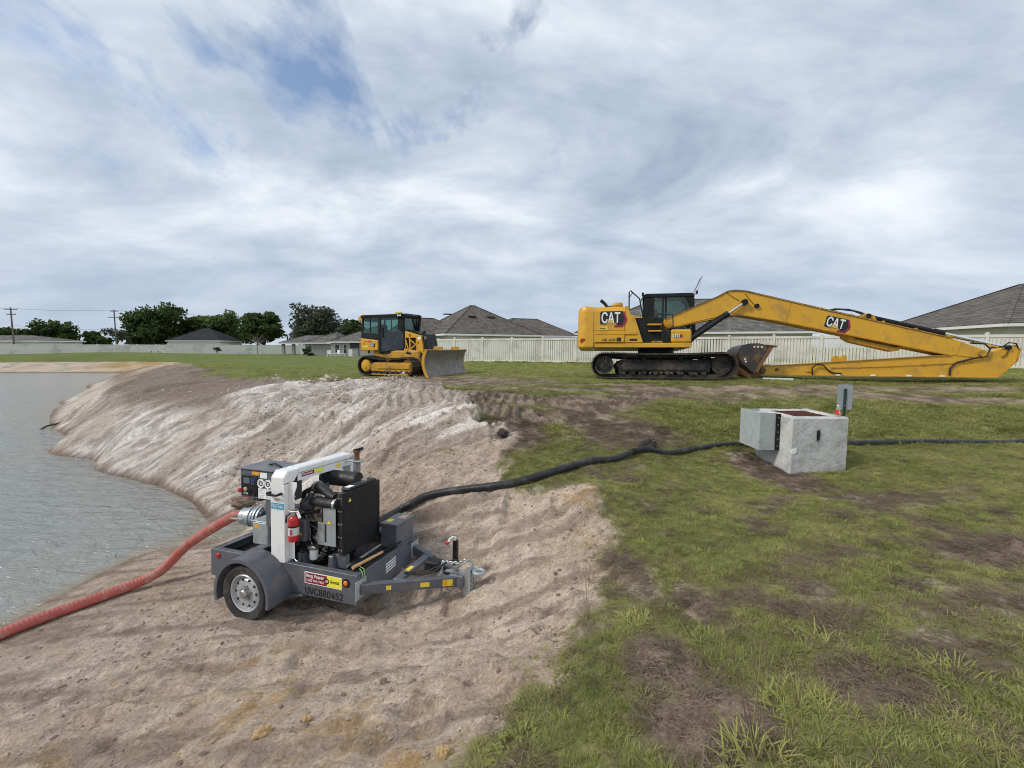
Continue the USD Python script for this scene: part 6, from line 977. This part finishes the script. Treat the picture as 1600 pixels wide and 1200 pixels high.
obj('breakaway_box', MB().box((2.66, .56, -.108), (2.84, .70, .0), .01), BLK, tr); obj('brake_cable', MB().tube([(2.52, .40, -.09), (2.58, .36, -.07), (2.72, .42, -.08), (2.85, .50, -.05), (2.92, .60, .01), (3.0, .66, .03), (3.08, .68, .0)], .012, 8).tube([(2.48, .42, -.10), (2.60, .48, -.10), (2.76, .50, -.06), (2.90, .56, .0)], .009, 6), HOSEB, tr)
chn = MB(); path = np.array([(2.86, .62, .0), (2.88, .585, -.03), (2.89, .555, -.10), (2.89, .55, -.20), (2.89, .55, -.30), (2.90, .55, -.40), (2.905, .55, -.47), (2.925, .555, -.44), (2.92, .56, -.36)]); sl = np.r_[0, np.cumsum(np.linalg.norm(np.diff(path, axis=0), axis=1))]; nl = int(sl[-1] / .030)
for k in range(nl):
    c = np.array([np.interp((k + .5) * .030, sl, path[:, i]) for i in range(3)]); e = np.array([np.interp((k + .9) * .030, sl, path[:, i]) for i in range(3)]); d, s_, u_ = frame_to(e - c); w_ = s_ if k % 2 else u_
    chn.tube([c + d * .022 * math.cos(t) + w_ * .013 * math.sin(t) for t in np.linspace(0, 2 * np.pi, 9)], .0055, 5, cap=False)
obj('safety_chain', chn, GALV, tr); ch2 = MB(); path = np.array([(2.86, .62, .0), (2.95, .60, .02), (3.10, .60, .03), (3.17, .60, .08), (3.21, .62, .07), (3.22, .66, .04)]); sl = np.r_[0, np.cumsum(np.linalg.norm(np.diff(path, axis=0), axis=1))]
for k in range(int(sl[-1] / .030)):
    c = np.array([np.interp((k + .5) * .030, sl, path[:, i]) for i in range(3)]); e = np.array([np.interp((k + .9) * .030, sl, path[:, i]) for i in range(3)]); d, s_, u_ = frame_to(e - c); w_ = s_ if k % 2 else u_; ch2.tube([c + d * .022 * math.cos(t) + w_ * .013 * math.sin(t) for t in np.linspace(0, 2 * np.pi, 9)], .0055, 5, cap=False)
obj('safety_chain', ch2, GALV, tr)
ring = lambda c, r, hgt: MB().tube([(c[0] - r, c[1], c[2]), (c[0] - r, c[1], c[2] - hgt)] + [(c[0] - r * math.cos(t), c[1], c[2] - hgt - r * math.sin(t)) for t in np.linspace(.2, np.pi - .2, 8)] + [(c[0] + r, c[1], c[2] - hgt), (c[0] + r, c[1], c[2])], .012, 8)
obj('tie_ring', ring((2.42, un(2.42) - .05, -.20), .045, .10), SLATE, tr); obj('tie_ring', MB().tube([(2.60 + .04 * math.cos(t), .93, -.14 + .05 * math.sin(t)) for t in np.linspace(0, 6.283, 14)], .010, 6, cap=False), SLATE, tr)
for yy in (.60, .64): obj('coupler_pin', MB().cyl((3.05, .54, -.05), (3.05, .70, -.05), .012, 8), GALV, tr)
obj('green_string', MB().tube([(2.10, .12, .02), (2.13, .10, .025), (2.17, .08, .0), (2.175, .07, -.05)], .004, 5).tube([(2.08, .15, .03), (2.16, .12, .03), (2.18, .10, -.02), (2.18, .09, -.07)], .004, 5), mat('green_cord', (.25, .55, .12), .6), tr)
# things carried on the trailer
Tw = lambda p: TO + TR @ np.asarray(p, float)
fx = thing('fire_extinguisher', 'red fire extinguisher strapped to the white arch post of the trailer', 'fire extinguisher', Tw((1.30, .0, .27)), R=TR)
obj('cylinder', MB().lathe([(0, 0), (.048, .0), (.058, .012), (.058, .24), (.052, .265), (.035, .285), (.020, .295), (0, .295)], (0, 0, 0), (0, 0, 1), 28), REDP, fx, smooth=40); obj('label_band', MB().lathe([(.0588, .075), (.0588, .165)], (0, 0, 0), (0, 0, 1), 28), mat('extinguisher_label', (.55, .54, .53), .45, var=.08, vs=20), fx, smooth=40); obj('strap', MB().lathe([(.0595, .166), (.0605, .170), (.0605, .182), (.0595, .186)], (0, 0, 0), (0, 0, 1), 28), BLK, fx); obj('label_text', MB().box((.005, -.0606, .09), (.03, -.0592, .15)), REDP, fx)
obj('valve', MB().cyl((0, 0, .295), (0, 0, .335), .022, 14).box((-.07, -.012, .335), (.055, .012, .345), .003).bar((-.06, 0, .35), (.06, 0, .375), .022, .010), ALU, fx); obj('hang_tag', MB().box((.035, -.004, .255), (.075, .0, .345), R=rot(0, -.5), at=np.array([.035, 0, .34])), DECW, fx); obj('nozzle', MB().tube([(-.02, -.02, .32), (-.05, -.05, .30), (-.065, -.045, .22)], .010, 8), HOSEB, fx)
wd = thing('wooden_handle', 'pale wooden tool handle with black shaft lying along the trailer edge', 'tool', Tw((2.05, .07, .045)), R=TR)
obj('grip', MB().tube([(0, 0, 0), (.03, .20, .002), (.065, .46, .004)], [.020, .017, .016], 10), WOOD, wd, smooth=50); obj('shaft', MB().cyl((.065, .46, .004), (.10, .80, .004), .012, 8), BLK, wd)
# ------------------------------------------------------------------ hoses
def smooth_path(pts, n=12):
    P = np.array(pts, float); P = np.vstack([2 * P[0] - P[1], P, 2 * P[-1] - P[-2]]); out = []
    for k in range(1, len(P) - 2):
        for t in np.linspace(0, 1, n, endpoint=False):
            a, b, c, d = P[k - 1:k + 3]; out.append(.5 * (2 * b + (c - a) * t + (2 * a - 5 * b + 4 * c - d) * t * t + (3 * b - a - 3 * c + d) * t ** 3))
    return np.array(out + [P[-2]])
REDH = mat('red_hose', (.38, .085, .066), .55, var=.10, vs=5, dirt=(.36, .26, .20), dirt_amt=.4, dirt_scale=6)
e0 = TO + TR @ (q0 - ax * .15); e1 = TO + TR @ (q0 - ax * .32 - [0, 0, .03])
gp = [(-4.55, 5.92), (-4.88, 5.86), (-5.10, 5.72), (-5.34, 5.48), (-5.58, 5.20), (-5.80, 4.95), (-6.05, 4.66), (-6.5, 4.2), (-7.0, 3.8)]
lift = [.50, .20, .10, .07, .07, .075, .075, .10, .15]
pth = smooth_path([e0, e1] + [(x, y, max(gz(x, y), ZW - .25) + l) for (x, y), l in zip(gp, lift)], 14)
hs = thing('suction_hose', 'ribbed red suction hose running from the trailer down into the pond', 'hose', (0, 0, 0))
s_ = np.r_[0, np.cumsum(np.linalg.norm(np.diff(pth, axis=0), axis=1))]; u_ = np.arange(0, s_[-1], .010); pf = np.stack([np.interp(u_, s_, pth[:, i]) for i in range(3)], 1)
for i in range(3): pf[:, i] = np.convolve(np.pad(pf[:, i], 6, 'edge'), np.ones(13) / 13, 'valid')
obj('ribbed_tube', MB().tube(pf, 0.064 + .0024 * np.sin(u_ * 2 * np.pi / .042), 22), REDH, hs, smooth=True)
obj('hose_clamp', MB().tube([e0 + (e1 - e0) * t for t in (.05, .25)], .080, 24), GALV, hs)
BLKH = mat('black_layflat', (.010, .0105, .012), .5, var=.25, vs=6, dirt=(.10, .085, .07), dirt_amt=.3, dirt_scale=5)
t0 = TO + TR @ np.array([1.5, 1.18, .06])
hp = [(-1.75, 6.46), (-1.56, 6.50), (-1.29, 6.60), (-.79, 6.56), (.0, 6.46), (.7, 6.66), (1.25, 6.97), (1.72, 7.16), (2.1, 7.36), (2.35, 7.44), (2.75, 7.49), (3.4, 7.84), (4.15, 8.17), (4.61, 8.16), (5.6, 8.12), (6.36, 8.05), (7.89, 8.13), (10.0, 8.39), (12.5, 8.7), (16, 9.2)]
hr = [k * .76 for k in [.075, .078, .078, .078, .080, .080, .075, .066, .060, .066, .060, .062, .066, .066, .064, .064, .062, .062, .062, .062]]
hz = np.array([gz(x, y) for x, y in hp])
pth = smooth_path([t0] + [(x, y, z + r * .8 + (.04 if k < 2 else 0) + (.05 if k == 8 else 0)) for k, ((x, y), z, r) in enumerate(zip(hp, hz, hr))], 12); rr = np.interp(np.linspace(0, len(hr), len(pth)), range(len(hr) + 1), [.07] + hr); rr = rr * (1 + .06 * (meshkit.noise(pth * 3.0) - .5))
hs = thing('discharge_hose', 'long black lay flat hose snaking past the drain box across the grass', 'hose', (0, 0, 0)); obj('hose_body', MB().tube(pth, rr, 14), BLKH, hs, smooth=True)
k_ = int(len(pth) * .44); obj('hose_coupling', MB().tube(pth[k_:k_ + 4], rr[k_] * 1.14, 14), BLK, hs)
# ------------------------------------------------------------------ drain box
CONC = usdkit.material(stage, '/World/Looks/weathered_concrete', {'tc': ('texture_coordinate', {}), 'n1': ('noise_texture', {'scale': 3.0, 'detail': 8.0, 'roughness': .68}), 'r1': ('rgb_ramp', {'ramp': [(.30, (.31, .305, .285)), (.48, (.49, .485, .46)), (.68, (.60, .59, .565))]}),
    'n2': ('noise_texture', {'scale': 22.0, 'detail': 5.0}), 'r2': ('rgb_ramp', {'ramp': [(.30, (.62,) * 3), (.44, (1,) * 3)]}), 'v': ('voronoi_texture', {'scale': 34.0}), 'rv': ('rgb_ramp', {'ramp': [(.05, (.6,) * 3), (.11, (1,) * 3)]}), 'm': ('mix_color', {'blend_type': 'multiply', 'fac': .9}), 'm2': ('mix_color', {'blend_type': 'multiply', 'fac': .25}),
    'b': ('bump', {'strength': .7, 'distance': .012}), 'p': ('principled_bsdf', {'roughness': .9, 'specular_ior_level': .25})},
    [('tc.object', 'n1.vector'), ('tc.object', 'n2.vector'), ('tc.object', 'v.vector'), ('n1.fac', 'r1.fac'), ('n2.fac', 'r2.fac'), ('v.distance', 'rv.fac'), ('r1.color', 'm.a'), ('r2.color', 'm.b'), ('m.result', 'm2.a'), ('rv.color', 'm2.b'), ('m2.result', 'p.base_color'), ('n2.fac', 'b.height'), ('b.normal', 'p.normal')], surface='p.BSDF')
bx = thing('drain_box', 'pale concrete drainage box with rusty top grate and metal baffle', 'drain box', (4.46, 6.86, .04)); WB, DB = .92, 1.02
def rough_block(lo, hi, n, amp, seed):
    m = MB().box(lo, hi, .022); v, f = m.arrays(); t_ = trimesh.Trimesh(v, f, process=True)
    for _ in range(40):
        e = t_.edges_unique_length.max()
        if e < n: break
        t_ = t_.subdivide()
    v = np.array(t_.vertices); v += t_.vertex_normals * (amp * (meshkit.fbm(v * 9.0, 3, seed) - .5))[:, None]; return v, np.array(t_.faces)
for k, (lo, hi) in enumerate((((0, 0, -1.35), (WB, .15, 0)), ((0, DB - .15, -1.35), (WB, DB, 0)), ((0, .151, -1.35), (.15, DB - .151, -.001)), ((WB - .15, .151, -1.35), (WB, DB - .151, -.001)))): obj('concrete_wall', rough_block(lo, hi, .05, .014, k), CONC, bx, smooth=40)
gr_ = obj('grate', MB().box((.151, .151, -.075), (WB - .151, .175, -.02)).box((.151, DB - .175, -.075), (WB - .151, DB - .151, -.02)), mat('rust_grate', (.14, .045, .035), .75, .3, var=.3, vs=9), bx)
for k in range(15): obj('grate_bar', MB().box((.16 + k * .0425, .176, -.07), (.170 + k * .0425, DB - .176, -.02)), _mats['rust_grate'], gr_)
for k in range(4): obj('cross_bar', MB().box((.155, .26 + k * .17, -.0195), (WB - .155, .268 + k * .17, -.013)), _mats['rust_grate'], gr_)
obj('dark_floor', MB().box((.155, .155, -1.3), (WB - .155, DB - .155, -1.2)), MUDB, bx); obj('lift_hole', MB().prism([(.41, -.22), (.445, -.20), (.46, -.26), (.45, -.36), (.415, -.38), (.405, -.30)], -.012, .02, 'xz'), DECK, bx); obj('spall', MB().prism([(.02, -.52), (.09, -.50), (.10, -.56), (.05, -.60), (.02, -.58)], -.0102, .01, 'xz'), DECW, bx)
obj('crack', MB().tube([(.30, -.0085, -.66), (.40, -.0085, -.675), (.50, -.0085, -.68), (.60, -.0085, -.71)], .0013, 4), DECK, bx)
BAF = mat('baffle_zinc', (.43, .465, .45), .55, .25, var=.12, vs=4, dirt=(.22, .21, .19), dirt_amt=.2)
obj('baffle_plate', MB().box((-.335, .30, -.60), (-.325, .92, .03), .002), BAF, bx); obj('baffle_side', MB().box((-.324, .30, -.60), (-.05, .308, .028), .002), BAF, bx); obj('baffle_side', MB().box((-.324, .912, -.60), (-.002, .92, .010), .002), BAF, bx)
obj('rubber_strip', MB().box((-.075, .285, -.60), (.002, .298, .012), .002), BLK, bx)
for zz in (-.05, -.17, -.29, -.41, -.53): obj('strip_bolt', MB().cyl((-.04, .285, zz), (-.04, .278, zz), .010, 8), ALU, bx); obj('side_bolt', MB().cyl((-.295, .30, zz), (-.295, .296, zz), .008, 8), ALU, bx)
obj('baffle_brace', MB().cyl((-.325, .72, -.05), (.0, .72, -.05), .045, 14), BAF, bx)
bt = thing('drink_bottle', 'small clear drink bottle with red label standing on the concrete box', 'bottle', (5.255, 6.955, .046))
PET = usdkit.material(stage, '/World/Looks/clear_bottle', {'p': ('principled_bsdf', {'base_color': (.92, .93, .92), 'roughness': .08, 'transmission_weight': .85, 'ior': 1.2})}, [], surface='p.BSDF')
obj('bottle_body', MB().lathe([(0, 0), (.030, .0), (.034, .01), (.033, .05), (.034, .09), (.030, .115), (.016, .145), (.012, .150), (.012, .165), (0, .165)], (0, 0, 0), (0, 0, 1), 20), PET, bt, smooth=40); obj('label', MB().lathe([(.0355, .032), (.0355, .10)], (0, 0, 0), (0, 0, 1), 20), mat('bottle_label', (.62, .03, .02), .4, var=.15, vs=30), bt, smooth=40); obj('label_mark', MB().box((-.012, -.0375, .05), (.010, -.0352, .08), .001), DECW, bt); obj('cap', MB().cyl((0, 0, .162), (0, 0, .182), .014, 14), DECW, bt)
sg_ = thing('sign_post', 'back of a small metal sign on a green post behind the box', 'sign', (6.33, 8.22, -.75), math.radians(-24)); obj('post', MB().box((-.022, -.012, -.3), (.022, .012, 1.12), .004), mat('green_post', (.012, .035, .028), .5), sg_)
import shapely.geometry as _sg
rp = _sg.box(-.12, .72, .12, 1.20).buffer(-.03).buffer(.03, quad_segs=4); obj('sign_plate', MB().prism(list(rp.exterior.coords)[:-1], .014, .017, 'xz'), mat('sign_alloy', (.40, .42, .44), .42, .6, var=.06, vs=4), sg_); obj('plate_bolt', MB().cyl((0, -.012, 1.13), (0, -.02, 1.13), .012, 8).cyl((0, -.012, .80), (0, -.02, .80), .012, 8), ALU, sg_)
# ------------------------------------------------------------------ clods, weeds and litter one can tell apart
def clod(name, x, y, r, m, label, cat, seed, squash=.7, sink=.3):
    t_ = trimesh.creation.icosphere(4, 1.0); v = np.array(t_.vertices); n_ = meshkit.fbm(v * 1.8 + seed * 7.7, 6, seed); v *= (1 + 1.15 * (n_ - .5) + .35 * (np.abs(meshkit.fbm(v * 5.0, 3, seed + 1) - .5) * 2 - .3))[:, None]; v *= [r, r * .8, r * squash]
    a = seed * 1.3; v = v @ rot(a).T + [x, y, gz(x, y) + r * squash * (1 - 2 * sink)]; tag(obj(name, (v, t_.faces), m, smooth=True), label, cat)
clod('clay_clod', -1.62, 2.62, .055, CL[2], 'largest orange clay lump in the sand at the bottom of the slope', 'clay lump', 3)
clod('clay_clod', -1.38, 2.72, .035, CL[2], 'smaller tan clay lump just right of the largest orange one', 'clay lump', 5)
clod('clay_clod', -.36, 2.12, .045, CL[2], 'orange clay lump near the green weeds at the bottom edge', 'clay lump', 7)
clod('clay_clod', -.98, 3.12, .035, CL[1], 'damp brown lump of soil on the sand below the trailer tongue', 'soil lump', 9)
clod('soil_clod', -.18, 8.25, .14, mat('dark_soil', (.055, .042, .035), .95, var=.3, vs=4, bump=.6, bs=12), 'dark turned soil clod at the edge of the white sand heap', 'soil lump', 11, .55)
clod('soil_clod', 2.42, 7.62, .16, _mats['dark_soil'], 'brown sod lump pushed against the black hose coupling', 'soil lump', 15, .7)
clod('bank_clod', -5.55, 8.75, .22, CL[1], 'rounded wet clod at the water edge behind the red hose', 'soil lump', 17, .6)
def weed(name, x, y, label, seed, n, L, w, m, stalks=0, spread=.05, flat=.6):
    r = np.random.default_rng(seed); t = thing(name, label, 'weed', (x, y, gz(x, y)), 0.0); v, f = blades(r, int(n * 1.5), spread * 1.1, L * .55, w * .65, flat); obj('leaves', (v, f), m, t)
    if stalks:
        s = MB(); hd_ = MB()
        for k in range(stalks):
            a = r.uniform(0, 6.28); h = L * r.uniform(1.5, 2.6); e = np.array([math.cos(a) * h * .25, math.sin(a) * h * .25, h]); p = [np.zeros(3), e * .5 + r.normal(0, .01, 3), e]; s.tube(p, [.0016, .0013, .0008], 4)
            for j in range(5): q = e * (1 - .05 * j); hd_.tube([q, q + r.normal(0, .010, 3)], .0016, 4)
        obj('stalks', s, DRYB, t); obj('seed_heads', hd_, DRYB, t)
for k, (x, y, n, L, w, m, st_, sp_, lb) in enumerate(((.62, 3.38, 60, .22, .004, OLIVE, 5, .06, 'grey green wiry weed clump on the sand edge above the dead grass'), (.95, 3.15, 70, .19, .006, BLADE, 0, .12, 'bright green grass clump at the sand edge right of the wiry weed'),
    (1.05, 1.72, 90, .24, .005, BLADE, 9, .12, 'tall grass clump with thin seed stalks at the bottom edge'), (1.42, 2.02, 80, .20, .006, BLADE, 4, .14, 'thick green clump right of the tallest stalks'), (1.35, 2.75, 90, .17, .006, BLADE, 0, .16, 'wide bright grass clump in the middle of the right foreground'),
    (1.95, 2.55, 70, .18, .006, BLADE, 2, .14, 'green clump beside the pale sandy gap on the right'), (2.35, 2.15, 80, .20, .006, BLADE, 3, .15, 'rightmost dense clump in the near grass'), (.15, 2.35, 70, .11, .010, OLIVE, 0, .12, 'broad leaved weed patch at the tip of the grass by the sand'), (.05, 2.02, 80, .10, .011, BLADE, 2, .14, 'lowest leafy weed patch touching the bottom sand'), (.38, 2.62, 60, .09, .010, BLADE, 0, .11, 'leafy weeds with yellow tips beside the bare brown patch'),
    (-1.18, 7.75, 50, .14, .006, BLADE, 0, .10, 'lone green tuft on the white sand above the black hose'), (-1.05, 7.45, 40, .10, .006, OLIVE, 0, .16, 'thin low tuft between the lone tuft and the black hose'), (.72, 8.55, 60, .18, .007, BLADE, 0, .15, 'brighter tuft on the crest right of the dark clod'))):
    weed('weed_clump', x, y, lb, 60 + k, n, L, w, m, st_, sp_)
t = thing('grass_stalk', 'single tall bare seed stalk standing in the bottom right grass', 'weed', (1.16, 1.95, gz(1.16, 1.95))); obj('stem', MB().tube([(0, 0, 0), (.02, .01, .25), (.03, .02, .46)], [.0022, .0018, .001], 5), OLIVE, t)
tag(obj('white_pipe', MB().cyl((8.15, 14.1, .13), (9.0, 13.9, .12), .045, 12), mat('dull_white', (.52, .55, .53), .5)), 'short pale pipe lying on the grass under the excavator arm tip', 'pipe')
